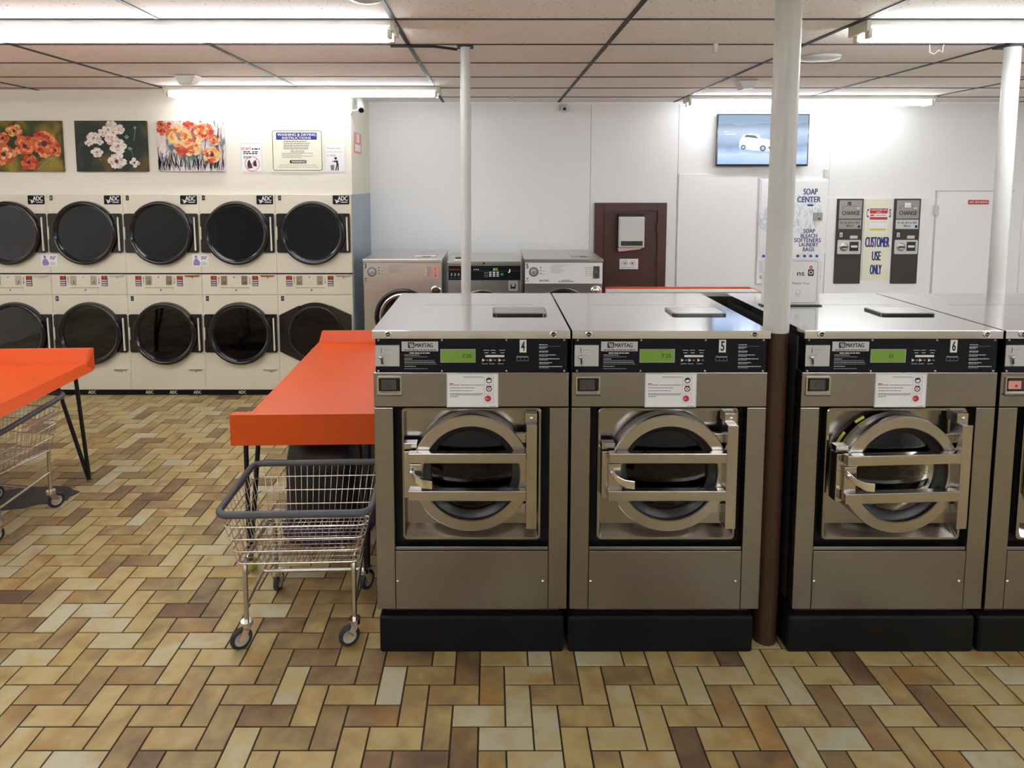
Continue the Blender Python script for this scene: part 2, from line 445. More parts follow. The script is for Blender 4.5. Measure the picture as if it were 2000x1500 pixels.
# ------------------------------------------------------------------ walls
YD = 6.023; XC = -1.30
b = B('cream_wall').box(XL, XC, YD+.02, YD+.12, 1.915, CEIL).box(XC-.1, XC, YD+.12, YB, 1.915, CEIL)
struct(b.build('wall_left_front'))
b = B('white_wall').box(XC-.1, XR, YB, YB+.1, 0, CEIL)
b.m('gap_black')
for x in (1.057, 1.99): b.box(x-.0015, x+.0015, YB-.001, YB+.01, 0, CEIL)
for x in (-.22,): b.box(x-.001, x+.001, YB-.0006, YB+.01, 0, CEIL)
b.m('trim_grey').box(3.61, 3.613, YB-.0008, YB+.01, 1.9, CEIL)
struct(b.build('wall_back'))
b = B('white_panel').box(2.0, 2.84, YB-.018, YB, 0, 2.118).box(3.60, 4.70, YB-.012, YB, 0, 1.86).box(-1.30, 6.3, YB-.01, YB, CEIL-.03, CEIL)
struct(b.build('trim_1', bevel=.003))
struct(B('cream_wall').box(XL-.1, XL, YN, YB, 0, CEIL).build('wall_left'))
struct(B('white_wall').box(XR, XR+.1, YN, YB, 0, CEIL).build('wall_right'))
struct(B('rear_wall').box(XL, XR, YN-.1, YN, 0, CEIL).build('wall_rear'))
# metal side of the dryer bank below the return wall
struct(B('bluegrey').box(XC-.02, XC, YD+.03, YB, 0, 1.915).build('trim_2'))

# brown door
xa, xb, zt = 1.104, 1.873, 1.81
b = B('brown_door').box(xa, xa+.095, YB-.045, YB, 0, zt).box(xb-.095, xb, YB-.045, YB, 0, zt).box(xa+.095, xb-.095, YB-.045, YB, zt-.085, zt)
frame = b.build('door_frame', bevel=.003)
d1 = bpy.data.objects.new('door_1', None); COL.objects.link(d1); d1['kind'] = 'structure'
frame.parent = d1
B('brown_door').box(xa+.10, xb-.105, YB-.02, YB, 0, zt-.092).build('door_leaf', d1, bevel=.002)
b = B('brown_door').tube([(xb-.10, YB-.045, 1.50), (xb-.10, YB-.045, 1.60)], .008)
b.build('hinge', d1)
# white door far right
d2 = bpy.data.objects.new('door_2', None); COL.objects.link(d2); d2['kind'] = 'structure'
B('white_panel').box(4.77, 5.50, YB-.02, YB, 0, 1.925).build('door_leaf', d2, bevel=.003)
b = B('trim_grey').box(4.757, 4.768, YB-.006, YB, 0, 1.94).box(4.757, 5.60, YB-.006, YB, 1.93, 1.94).box(5.505, 5.512, YB-.006, YB, 0, 1.93)
b.build('door_frame', d2)
B('white_paint').box(4.74, 4.785, YB-.035, YB-.018, 1.68, 1.78).build('hinge', d2, bevel=.004)
struct(B('white_panel').box(5.70, 6.35, YB-.02, YB, 0, 1.93).build('trim_3', bevel=.003))
b = B('ink_red').box(5.10, 5.315, YB-.028, YB-.0201, 1.795, 1.84).m('print_white').text('NO SMOKING', 5.11, 5.305, 1.806, 1.829, YB-.0285, .02)
tag(b.build('wall_sign'), 'small dark red NO SMOKING sign on the white door', 'sign')

# ------------------------------------------------------------------ posts
def post(x, y, r, zp, label, brown=True):
    p = thing('support_post', label, 'post', (x, y, 0), group='ceiling support posts')
    B('white_paint').lathe([(r, zp), (r, CEIL)], (0, 0, 0), 'Z', 40, (True, True)).build('upper_section', p)
    lo = B('brown_paint' if brown else 'white_paint').lathe([(r*.97, 0), (r*.97, zp)], (0, 0, 0), 'Z', 40, (True, True)).build('lower_section', p)
    b = B('grid_dark' if not brown else 'white_paint')
    b.box(-r*1.6, r*1.6, -r*1.6, r*1.6, CEIL-.012, CEIL-.002).build('cap_plate', p)
    if brown: lo['label'] = 'dark brown painted lower section'
    return p
post(1.218, 2.722, .052, 1.397, 'thick white round post painted dark brown below, between washers 5 and 6')
post(-.163, 4.10, .031, 1.0, 'slim white post rising behind washer 4', False)
post(3.235, 4.10, .046, 1.0, 'white round post in front of the white door at right', False)
# dark bracket at slim post's head
b = B('black_metal').tube([(-.62, 4.06, CEIL-.012), (-.35, 4.06, CEIL-.014), (-.21, 4.07, CEIL-.03)], .008)
tag(b.build('pipe_bracket'), 'thin dark strap under the ceiling beside the slim white post', 'bracket')

# ------------------------------------------------------------------ fluorescent fixtures
def fixture(x0, x1, y, label, ntube=2):
    f = thing('fluorescent_light', label, 'ceiling light', ((x0+x1)/2, y, CEIL), group='fluorescent strip lights')
    L = (x1-x0)/2
    b = B('fixture_white')
    sec = [(-.085, -.002), (-.085, -.03), (-.06, -.046), (.06, -.046), (.085, -.03), (.085, -.002)]
    b.prism(sec, -L+.006, L-.006, 'X').build('housing', f, bevel=.002)
    for s in (-1, 1):
        e = B('fixture_end')
        e.box(s*L-.022*(s > 0)-.0*(s < 0), s*L+.022*(s < 0), -.09, .09, -.06, -.002)
        e.box(s*L-s*.03-.01, s*L-s*.03+.01, -.075, -.035, -.092, -.045).box(s*L-s*.03-.01, s*L-s*.03+.01, .035, .075, -.092, -.045)
        e.build('end_cap', f, bevel=.002)
    for yy in ((-.055, .055) if ntube == 2 else (-.03,)):
        B('tube_light').tube([(-L+.05, yy, -.072), (L-.05, yy, -.072)], .018, 14).build('lamp_tube', f)
    return f
fixture(-2.94, -.505, 3.53, 'fluorescent strip light at top left, nearest above the orange table')
fixture(-2.90, -.46, 5.88, 'fluorescent strip light in front of the wall of paintings', 1)
fixture(1.95, 4.39, 3.53, 'fluorescent strip light at top right, nearest the camera')
fixture(1.93, 4.37, 6.52, 'far fluorescent strip light above the television wall', 1)
# unseen fixtures added around the view to brighten the ceiling and room
for x, y in ((-5.45, 3.53), (-5.45, 1.0), (-2.94, -.4), (1.95, -.4), (-2.94, -2.2), (1.95, -2.2), (3.9, 1.3)):
    fixture(x, x+2.40, y, 'unseen fluorescent strip light added to brighten the room')
fixture(4.50, 6.30, 3.53, 'unseen fluorescent strip light added to brighten the room')

# ------------------------------------------------------------------ front washers
YW = 2.631; WX = -.492
def L(px, py, dy=0.):
    x, z = at(px, py, YW+dy); return (x-WX, z)
WW = .815
washers = {}
def door_parts(w):
    cx, cz = .4075, L(920, 928, -.04)[1]
    hx = L(1038, 925, -.03)[0]
    origin = (hx, .01, cz)
    b = B('steel_bright')
    b.lathe([(.240, .045), (.252, .035), (.252, -.026)], (cx, 0, cz), 'Y', 96).lathe([(.252, -.026), (.2485, -.0305)], (cx, 0, cz), 'Y', 96)
    b.lathe([(.2485, -.0305), (.2065, -.0325)], (cx, 0, cz), 'Y', 96, smooth=False).lathe([(.2065, -.0325), (.203, -.028)], (cx, 0, cz), 'Y', 96).lathe([(.203, -.028), (.203, .0)], (cx, 0, cz), 'Y', 96)
    door = b.build('door', w, origin=origin)
    def part(bb, name, bevel=0.):
        o = bb.build(name, door, bevel=bevel, origin=origin); o.location = (0, 0, 0); return o
    b = B('gasket').lathe([(.204, -.012), (.198, -.006), (.176, -.002), (.170, .02), (.175, .04)], (cx, 0, cz), 'Y', 64); part(b, 'gasket')
    b = B('door_glass').lathe([(.0005, -.016), (.06, -.014), (.12, -.008), (.172, .006)], (cx, 0, cz), 'Y', 48); part(b, 'glass')
    for y0, y1 in ((885.5, 905), (958.8, 978.5)):
        z1 = L(900, y0, -.065)[1]; z0 = L(900, y1, -.065)[1]
        x0 = L(797, y0, -.065)[0]; x1 = L(1027, y0, -.065)[0]
        part(B('steel_bright').box(x0, x1, -.068, -.034, z0, z1), 'bar', .003)
    z0 = L(1040, 1026, -.03)[1]; z1 = L(1040, 826, -.03)[1]; x0 = L(1027.5, 900, -.04)[0]; x1 = L(1048, 900, -.04)[0]
    b = B('steel_bright').box(x0, x1, -.06, .01, z0, z1).box(x0-.003, x1+.002, -.03, .03, z1, z1+.04)
    b.box(x0-.05, x0, -.02, .0, z1-.09, z1-.05).box(x0-.05, x0, -.02, .0, z0+.05, z0+.09)
    b.m('chrome').ball(((x0+x1)/2, -.032, z1+.02), .008, sc=(1, .5, 1))
    part(b, 'hinge_plate', .002)
    x0 = L(790, 900, -.01)[0]
    b = B('steel_bright').box(x0, x0+.035, -.03, .02, L(800, 966, 0)[1], L(800, 876, 0)[1])
    b.box(x0+.0, x0+.055, -.02, .02, L(800, 874, 0)[1], L(800, 862, 0)[1])
    b.box(L(800, 930, -.04)[0], L(824, 930, -.04)[0], -.046, -.03, L(800, 957, -.04)[1], L(800, 906, -.04)[1])
    part(b, 'latch_plate', .002)
    # lever handle
    p = [L(800, 922, -.07), L(812, 934, -.07), L(826, 944, -.09), L(844, 947, -.09)]
    b = B('chrome')
    loops = []
    for (x, z), yy, hh in zip(p, (-.05, -.075, -.092, -.088), (.012, .014, .018, .018)):
        loops.append([(x, yy-.008, z-hh), (x, yy+.008, z-hh), (x, yy+.008, z+hh), (x, yy-.008, z+hh)])
    b.loft(loops)
    b.ball((L(805, 921, -.05)[0], -.056, L(805, 921, -.05)[1]), .012)
    part(b, 'handle', .003)
    return door
def num_sticker(parent, n):
    x0, z1 = L(1015, 663.5); x1, z0 = L(1028, 688)
    b = B('print_white').box(x0, x1, -.003, .001, z0, z1).m('ink').text(n, x0+.006, x1-.006, z0+.006, z1-.005, -.0035, .03)
    o = b.build('number_sticker', parent); o['label'] = 'white sticker with black number '+n; return o
def display(parent, price):
    x0, z1 = L(861, 682.5); x1, z0 = L(928, 707)
    b = B('print_grey').box(x0-.002, x1+.002, -.003, .001, z0-.002, z1+.002).m('lcd').box(x0+.002, x1-.002, -.004, .0, z0+.002, z1-.002)
    b.m('lcd_ink'); h = (z1-z0)
    if price == '7.25': b.text(price, x0+.088, x1-.016, z0+h*.36, z1-h*.34, -.0045, .01)
    else: b.text(price, x0+.068, x1-.052, z0+h*.36, z1-h*.36, -.0045, .01)
    o = b.build('display', parent); o['label'] = 'green price display'; return o
def notice(w, dz=0.):
    x0, z1 = L(872.5, 729.5); x1, z0 = L(973, 795)
    W_, H_ = x1-x0, z1-z0
    b = B('paper').box(x0, x1, -.0025, .0, z0, z1)
    y = -.003
    b.m('ink_grey').border(x0+.002, x1-.002, z0+.002, z1-.002, y, .0008, .003)
    b.lines(x0+W_*.33, x0+W_*.70, z1-H_*.10, y, .0022, 3).quad(x0+W_*.33, x1-W_*.08, z1-H_*.125, z1-H_*.118, y)
    b.m('ink_red').lines(x0+W_*.05, x0+W_*.26, z1-H_*.345, y, .003, 5); b.m('ink').quad(x0+W_*.05, x0+W_*.13, z1-H_*.31, z1-H_*.29, y)
    b.m('ink').lines(x0+W_*.28, x0+W_*.70, z1-H_*.345, y, .0024, 6)
    for k, (q, e) in enumerate(((.43, .55), (.515, .5), (.60, .70), (.64, .69), (.69, .22))): b.lines(x0+W_*.06, x0+W_*e, z1-H_*q, y, .0022, 8+k)
    for k, zz in enumerate((.20, .45, .74)):
        cx, cz = x0+W_*.82, z1-H_*zz
        b.m('ink_grey').border(cx-.021, cx+.019, cz-.0185, cz+.0185, y, .0008, .002)
        if k == 2: b.m('ink_red').lathe([(.0001, 0), (.014, 0)], (cx-.004, y, cz), 'Y', 8, smooth=False).m('print_white').quad(cx-.013, cx-.005, cz-.002, cz+.001, y-.0004)
        else:
            b.m('ink').lathe([(.009, 0), (.0125, 0)], (cx, y, cz), 'Y', 18, smooth=False)
            if k == 1:
                for s in (-1, 1): b.m('ink_red')._add([(cx-.01, y-.0004, cz-.01*s-.0015), (cx-.01, y-.0004, cz-.01*s+.0015), (cx+.01, y-.0004, cz+.01*s+.0015), (cx+.01, y-.0004, cz+.01*s-.0015)], [(0, 3, 2, 1)])
                b.m('ink').quad(cx-.01, cx+.01, cz+.007, cz+.013, y-.0003)
            else: b.m('ink').poly([(cx-.012, cz), (cx-.004, cz+.010), (cx+.008, cz+.008), (cx+.012, cz+.002), (cx+.003, cz+.004)], y-.0004)
    b.m('ink').lines(x1-W_*.17, x1-W_*.04, z0+H_*.03, y, .0016, 4)
    o = b.build('notice_card', w); o['label'] = 'white instruction card with small pictograms'; return o

def make_washer(label, n, price):
    w = thing('washing_machine', label, 'washing machine', (WX, YW, 0), group='front row of steel washers')
    B('steel_side').box(.004, .811, .062, .89, .20, 1.389).box(.03, .785, .04, .85, .165, .20).build('body', w, bevel=.003)
    for x0, x1 in ((0, .0795), (.7355, .815)):
        B('steel').box(x0, x1, 0, .062, .20, 1.092).build('front_column', w, bevel=.003)
    b = B('steel').box(0, .815, 0, .062, 1.096, 1.243)
    up = b.build('upper_panel', w, bevel=.003)
    x0, z1 = L(737, 735); x1, z0 = L(785, 771)
    b = B('chrome_dull').loft([rr_loop(x0, x1, z0, z1, .004, 0), rr_loop(x0, x1, z0, z1, .004, -.006), rr_loop(x0+.006, x1-.006, z0+.008, z1-.006, .003, -.006), rr_loop(x0+.009, x1-.009, z0+.016, z1-.008, .003, .001)], False, False)
    b.m('gap_black').poly(rrect(x0+.009, x1-.009, z0+.016, z1-.008, .003), -.0006)
    b.m('steel_side').box(x0+.016, x1-.022, -.004, -.001, z0+.022, z1-.013).ball(((x0+x1)/2-.006, -.004, (z0+z1)/2), .006)
    b.box(x0, x1, -.012, 0, z0-.002, z0+.003)
    b.build('coin_tray', up)
    # control panel
    b = B('black_panel').box(.010, .806, .001, .06, 1.2445, 1.388)
    b.m('plate_silver')
    for px in (739, 863, 989, 1102):
        for py in (664.5, 724.5):
            x, z = L(px, py); b.lathe([(.0042, 0), (.0035, -.003), (.0001, -.004)], (x, .001, z), 'Y', 10)
    y = 0.0
    b.m('print_white')
    for k, (py, px1) in enumerate(((694, 820), (697.5, 835), (701.5, 805), (704.5, 848), (708, 850), (711.5, 852), (716, 812), (720.5, 835))):
        xa_, zz = L(790, py); xb_, _ = L(px1, py); b.m('print_grey' if k % 2 else 'print_white').lines(xa_, xb_, zz, y, .0022, 30+k)
    xa_, zz = L(800, 690.5); b.m('print_white').lines(xa_, L(840, 690)[0], zz, y, .004, 2)
    for k, px in enumerate((950, 964, 981)):
        xx, zz = L(px, 684.5); b.m('print_white').lines(xx-.012, xx+.012, zz, y, .002, k); b.quad(xx-.008, xx+.008, zz-.011, zz-.009, y)
        xx, zz = L(px-5+k*.5, 703.5); b.poly([(xx-.007, zz-.007), (xx+.005, zz), (xx-.007, zz+.007)], y); b.m('print_grey').quad(xx+.010, xx+.020, zz-.002, zz+.002, y)
        xx, zz = L(px-3, 711); b.m('print_white').lines(xx-.012, xx+.012, zz, y, .002, k+7)
    xa_, za = L(948, 697.5); xb_, zb = L(985, 693.5); b.m('print_white').quad(xa_, xb_, za, zb, y)
    xx, zz = L(1022, 696); b.lines(xx-.02, xx+.02, zz, y, .003, 9)
    xa_, za = L(1009, 705); xb_, zb = L(1032, 694.5); b.m('print_grey').border(xa_, xb_, za, zb, y, .0014, .002); b.quad(xa_, xb_, zb-.008, zb, y)
    for k in (1, 2): b.quad(xa_+(xb_-xa_)*k/3-.0005, xa_+(xb_-xa_)*k/3+.0005, za, zb, y)
    for k, (py, px1) in enumerate(((674, 1070), (679, 1069), (681.5, 1066), (686.5, 1071), (689, 1070), (694, 1086), (696.5, 1070), (701.5, 1093), (704, 1070), (709, 1078), (711.5, 1071), (716.5, 1098), (719, 1072))):
        xa_, zz = L(1053, py); xb_, _ = L(px1, py); b.m('print_white' if k in (0, 1, 3, 5, 7, 9, 11) else 'print_grey').lines(xa_, xb_, zz, y, .0028, 60+k)
    xa_, zz = L(1053, 676.5); b.m('print_grey').quad(xa_, L(1094, 676)[0], zz, zz+.001, y)
    cp = b.build('control_panel', w)
    x0, z1 = L(733, 674); x1, z0 = L(780.5, 715)
    b = B('plate_silver').box(x0, x1, -.003, .001, z0, z1).m('ink').box(x0+.024, x0+.0265, -.0035, -.003, z1-.032, z1-.010)
    b.m('print_grey').lines(x0+.035, x0+.065, z1-.021, -.0034, .002, 3).lines(x0+.035, x0+.052, z1-.042, -.0034, .002, 4)
    b.m('chrome').ball((x0+.022, -.012, z1-.048), .009).m('ink').tube([(x0+.026, -.008, z1-.046), (x0+.029, -.010, z0+.010)], .0035).m('chrome').ball((x0+.030, -.008, z0+.008), .005)
    b.build('coin_slot', cp)
    x0, z1 = L(784.5, 667); x1, z0 = L(856, 685.5)
    b = B('plate_silver').box(x0, x1, -.003, .001, z0, z1)
    h = z1-z0; wd = x1-x0
    b.m('ink').poly(rrect(x0+wd*.17, x0+wd*.35, z0+h*.33, z1-h*.06, .003), -.0034)
    b.m('plate_silver')
    for k in range(3): b.poly([(x0+wd*(.20+k*.04), z1-h*.16), (x0+wd*(.225+k*.04), z1-h*.16), (x0+wd*(.265+k*.035), z0+h*.42), (x0+wd*(.24+k*.035), z0+h*.42)][::-1], -.0038)
    b.m('ink').text('MAYTAG', x0+wd*.37, x0+wd*.85, z0+h*.40, z1-h*.16, -.0034, .02)
    b.lines(x0+wd*.06, x1-wd*.06, z0+h*.08, -.0034, .0035, 11)
    o = b.build('brand_plate', cp); o['label'] = 'silver brand plate'
    display(cp, price); num_sticker(cp, n)
    notice(w)
    # top cover
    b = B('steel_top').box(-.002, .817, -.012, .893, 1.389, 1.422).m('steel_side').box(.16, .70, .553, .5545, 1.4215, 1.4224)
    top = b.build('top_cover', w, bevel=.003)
    for px in (758, 1081):
        x, z = L(px, 653, -.012)
        B('chrome').lathe([(.0145, -.010), (.0145, -.018), (.0105, -.020), (.009, -.016)], (x, 0, z), 'Y', 22).m('ink').disc((x, 0, z), .009, -.0165, -.012, 14).m('chrome').box(x-.006, x+.006, -.018, -.0165, z-.0015, z+.0015).build('lock', top)
    b = B('black_gloss').prism(rrect(.497, .748, .290, .448, .02), 1.422, 1.431, 'Z').m('chrome_dull').prism(rrect(.507, .738, .302, .438, .016), 1.431, 1.4325, 'Z')
    so = b.build('soap_lid', top, bevel=.002); so['label'] = 'black soap lid'
    # recess
    B('gap_black').box(.0795, .7355, .052, .0625, .46, 1.095).build('recess_liner', w)
    B('steel_pan').box(.0815, .7335, .004, .06, .4635, .480).build('ledge', w, bevel=.003)
    B('steel').box(.0815, .7335, 0, .0625, .20, .4625).build('lower_panel', w, bevel=.002)
    for px in (776.5, 1060):
        x, z = L(px, 1135); B('chrome').lathe([(.0065, 0), (.0055, -.003), (.0001, -.0045)], (x, 0, z), 'Y', 14).build('screw', w)
    x0, x1, z0, z1 = .113, .702, .512, 1.090
    b = B('steel_pan')
    b.loft([rr_loop(x0, x1, z0, z1, .02, .05), rr_loop(x0, x1, z0, z1, .02, .004), rr_loop(x0+.003, x1-.003, z0+.003, z1-.003, .018, .001), rr_loop(x0+.011, x1-.011, z0+.011, z1-.011, .014, .002), rr_loop(x0+.017, x1-.017, z0+.052, z1-.017, .012, .044)], False, False, smooth=False)
    # pan face with round opening
    lo = rr_loop(x0+.017, x1-.017, z0+.052, z1-.017, .012, .044, 11)
    cx, cz = .4075, L(920, 928, -.04)[1]
    circ = []
    for p in lo:
        a = math.atan2(p[2]-cz, p[0]-cx); circ.append((cx+.225*math.cos(a), .044, cz+.225*math.sin(a)))
    b.loft([lo, circ], False, False)
    b.build('front_pan', w)
    b = B('drum').lathe([(.225, .044), (.20, .06), (.235, .09), (.24, .36), (.0005, .38)], (cx, 0, cz), 'Y', 40)
    b.lathe([(.05, .37), (.05, .355), (.035, .35)], (cx+.055, 0, cz+.02), 'Y', 20).lathe([(.05, .37), (.05, .355), (.035, .35)], (cx-.055, 0, cz+.02), 'Y', 20)
    b.build('drum', w)
    door_parts(w)
    return w

w4 = make_washer('steel washer with number 4 sticker, first of the front row beside the orange table', '4', '7.25')
def variant(src, x, label, n, price, ajar=0.):
    w = copy_tree(src); w.location.x = x; w['label'] = label
    for c in kids(w):
        if c.name.startswith('control_panel'):
            for g in kids(c):
                if g.name.startswith(('number_sticker', 'display')): bpy.data.objects.remove(g)
            display(c, price); num_sticker(c, n)
        if ajar and c.name.startswith('door'): c.rotation_euler = (0, 0, ajar)
    return w
variant(w4, .335, 'steel washer with number 5 sticker, left of the thick white and brown post', '5', '7.25')
w6 = variant(w4, 1.294, 'steel washer with number 6 sticker and its door ajar, right of the thick post', '6', '.33', R(3.2))
w7 = variant(w4, 2.124, 'steel washer cut off by the right edge of the picture', '7', '7.25')
zc6 = L(920, 928, -.04)[1]
for a0_, a1_ in ((R(118), R(128)), (R(142), R(155))):
    B('ink_yellow').lathe([(.243, .038), (.256, .038)], (.4075, 0, zc6), 'Y', 6, smooth=False, a0=a0_, a1=a1_).build('yellow_tape', w6)
for c in kids(w7):
    if c.name.startswith('notice'): bpy.data.objects.remove(c)
for c in kids(w7):
    if c.name.startswith('upper_panel'):
        t = kids(c)[0]; x0, z1 = L(739, 737); x1, z0 = L(766, 768)
        o = B('ink_pink').box(x0+.008, x1+.004, -.006, -.0035, z0+.02, z1-.014).build('tray_flap', c); o['label'] = 'reddish tray flap'
# plinths
for x0, x1, lab in ((-.484, .312, 'black painted plinth under washer 4'), (.330, 1.131, 'black painted plinth under washer 5'),
                    (1.283, 2.088, 'black painted plinth under washer 6'), (2.105, 2.93, 'black painted plinth at right edge of picture')):
    b = B('black_paint').box(x0, x1, .0+YW, YW+.88, 0, .165)
    tag(b.build('plinth', bevel=.012, seg=3), lab, 'plinth', 'washer plinths')
# bulkhead behind the washers
b = B('white_paint').box(.655, 1.50, 3.57, 3.67, 1.395, 1.422).m('steel_side').box(.66, 1.49, 3.575, 3.66, 0, 1.395)
tag(b.build('bulkhead', bevel=.003), 'low service bulkhead with white cap behind washers 5 and 6', 'bulkhead')
# ------------------------------------------------------------------ white sign standing on washer 6
sg = thing('counter_sign', 'white framed notice standing on washer 6 behind the thick post', 'sign', (1.49, 3.172, 1.4232))
b = B('paper').prism(rrect(-.148, .135, .0, .235, .012), -.006, .006).m('ink').border(-.135, .122, .012, .222, -.0065, .0014, .016)
b.m('ink_red').text('D', -.125, -.107, .180, .198, -.0066, .01)
b.m('ink').text('P', -.125, -.108, .147, .169, -.0066, .01).text('C', -.126, -.108, .110, .132, -.0066, .01)
b.text('ns', .020, .055, .148, .165, -.0066, .01).text('Thank You', -.004, .082, .105, .116, -.0066, 0)
b.poly(rrect(.074, .102, .147, .180, .003), -.0066)
b.m('ink_red').lathe([(.003, 0), (.008, 0)], (.087, -.0067, .19), 'Y', 12, smooth=False)
b.m('paper').lathe([(.006, 0), (.010, 0)], (.088, -.007, .164), 'Y', 16, smooth=False)
b.m('ink_grey').border(.018, .038, .045, .078, -.0066, .001, .002).text('c', .024, .032, .052, .061, -.0067, 0)
b.build('sign_board', sg)
B('black_metal').box(-.155, .142, -.025, .025, .0, .004).build('base', sg)

# ------------------------------------------------------------------ dryers
DW = .709
def dryer_door(parent, cz, kind=0):
    pts = []
    cx, r = .352, .299; hz = .183; a = math.asin(hz/r)
    if kind == 0:
        n = 14
        pts += [(cx+r*math.cos(t), cz+r*math.sin(t)) for t in [a+(PI-2*a)*i/(2*n) for i in range(2*n+1)]]
        pts += [(.026, cz+hz), (.014, cz+hz-.012), (.014, cz-hz+.012), (.026, cz-hz)]
        pts += [(cx+r*math.cos(t), cz+r*math.sin(t)) for t in [PI+a+(PI-2*a)*i/(2*n) for i in range(2*n+1)]]
        pts += [(.690, cz-hz), (.698, cz-hz+.012), (.698, cz+hz-.012), (.690, cz+hz)]
    else:
        pts = [(.694, cz+.175), (.50, cz+.265)]+[(cx+r*math.cos(t), cz+r*math.sin(t)*.99) for t in [R(62)+R(56)*i/8 for i in range(9)]]
        pts += [(.20, cz+.265), (.014, cz+.175), (.014, cz-.175), (.20, cz-.265)]+[(cx+r*math.cos(t), cz+r*math.sin(t)*.99) for t in [R(242)+R(56)*i/8 for i in range(9)]]+[(.50, cz-.265), (.694, cz-.175)]
    pts = pts[::-1]
    d = B('black_gloss').prism(pts, -.022, -.001).build('door', parent, bevel=.006)
    gx = cx+(0 if kind else .004)
    B('black_gloss').lathe([(.297, -.012), (.297, -.046), (.290, -.060), (.276, -.064), (.264, -.056), (.250, -.0265)] if kind == 0 else [(.262, -.021), (.265, -.027), (.252, -.030), (.240, -.026)], (gx, 0, cz), 'Y', 64).build('door_ring', d)
    B('dryer_glass').lathe([(.0005, -.024), (.12, -.0245), (.251, -.0265)], (gx, 0, cz), 'Y', 48).build('glass', d)
    if kind == 0:
        o = B('cream').hexa([(.666, -.034, cz-.165), (.682, -.034, cz-.165), (.682, -.021, cz-.165), (.666, -.021, cz-.165), (.664, -.034, cz+.150), (.676, -.034, cz+.150), (.676, -.021, cz+.150), (.664, -.021, cz+.150)]).build('handle', d, bevel=.003)
        o['label'] = 'cream strip handle'
        B('cream').box(.008, .022, -.028, -.0, cz-.06, cz+.06).build('hinge', d, bevel=.002)
    return d
def make_dryer(label, x, kind=0, number='2'):
    d = thing('stacked_dryer', label, 'dryer', (x, YD, 0), group='wall of stacked cream dryers')
    b = B('cream').box(.001, DW-.001, 0, .60, 1.180, 1.915).box(.001, DW-.001, 0, .60, .975, 1.166).box(.001, DW-.001, 0, .60, .056, .972)
    b.m('gap_black').box(.002, DW-.002, .004, .59, .056, 1.914)
    for z in (1.895, 1.20, .955, .985, 1.76, .82, .33):
        for xx in (.008, DW-.008): b.m('cream_dark').box(xx-.003, xx+.003, -.001, 0, z-.003, z+.003)
    b.build('cabinet', d, bevel=.002)
    B('black_paint').box(0, DW, .012, .60, 0, .056).build('toe_kick', d)
    dryer_door(d, 1.557); dryer_door(d, .606, kind)
    b = B('black_panel').prism(rrect(.538, .692, 1.825, 1.908, .008), -.004, 0)
    b.m('print_white').text('ADC', .585, .676, 1.858, 1.900, -.0045, .05).box(.615, .676, -.0048, -.0044, 1.841, 1.849)
    b.poly([(.550, 1.872), (.585, 1.862), (.612, 1.848), (.590, 1.848), (.583, 1.836), (.568, 1.836), (.566, 1.858)][::-1], -.0045)
    o = b.build('brand_badge', d); o['label'] = 'black badge with white lettering'
    for z in (1.862, .915):
        b = B('black_panel').box(.032, .058, -.003, 0, z, z+.045).m('print_grey').text(number, .038, .052, z+.010, z+.036, -.0035, .02)
        b.build('number_plate', d)
    # coin panel
    def X(q): return (q-90)*.000775
    def Z(q): return 1.165-(q-1022)*.00073
    cpn = B('cream').box(X(90)+.004, .707, -.002, 0, .980, 1.163).build('coin_panel', d)
    for x0 in (200, 703):
        b = B('black_panel').box(X(x0), X(x0+70), -.005, -.002, Z(1172), Z(1040)).m('red_plastic').box(X(x0+4), X(x0+66), -.006, -.005, Z(1080), Z(1044)).m('plate_silver')
        for k in range(3): b.box(X(x0+4), X(x0+66), -.006, -.005, Z(1107+k*29), Z(1088+k*29))
        b.m('ink_pink').text('4' if x0 == 200 else '7', X(x0+36), X(x0+48), Z(1074), Z(1052), -.0065, .0)
        o = b.build('price_tag', cpn); o['label'] = 'red and silver price tag'
    for x0, up in ((296, 1), (670, 0)):
        xm = X(x0); s = 1 if up else -1; zc = (Z(1055)+Z(1140))/2; hh = .03
        B('ink').box(xm-.0015, xm+.0015, -.0035, -.002, zc-hh, zc+hh).prism([(xm-.005, zc+s*hh*.6), (xm+.005, zc+s*hh*.6), (xm, zc+s*hh*1.2)][::s], -.0035, -.002).build('arrow', cpn)
    for x0 in (325, 573):
        b = B('chrome_dull').box(X(x0), X(x0+70), -.007, -.002, Z(1155), Z(1040)).m('ink').box(X(x0+38), X(x0+44), -.0078, -.007, Z(1140), Z(1095)).m('chrome').ball((X(x0+40), -.010, Z(1100)), .006)
        b.build('coin_slot', cpn)
    B('chrome_dull').disc((X(482), 0, Z(1055)), .007, -.006, -.002, 12).build('lock', cpn)
    b = B('cream').box(X(315), X(665), -.006, -.002, Z(1275), Z(1262)).m('cream_dark').box(X(315), X(665), -.004, -.002, Z(1200), Z(1188)).m('cream').box(X(326), X(655), -.0045, -.002, Z(1262), Z(1200)).m('chrome_dull').disc((X(505), 0, Z(1222)), .009, -.008, -.002, 12)
    b.build('coin_drawer', cpn)
    b = B('cream').box(X(795), X(1003), -.005, -.002, Z(1265), Z(1042)).m('chrome').prism([(X(795), Z(1028)), (X(990), Z(1028)), (X(965), Z(1048)), (X(820), Z(1048))][::-1], -.016, -.004).m('chrome_dull').disc((X(893), 0, Z(1060)), .006, -.008, -.004, 10)
    b.build('service_flap', cpn)
    b = B('cream').box(.545, .698, -.003, 0, .058, .262).m('chrome').prism([(.547, .258), (.690, .258), (.668, .243), (.566, .243)][::-1], -.014, -.002).m('chrome_dull').disc((.622, 0, .234), .006, -.006, -.002, 10)
    b.build('lint_door', d)
    b = B('print_white')
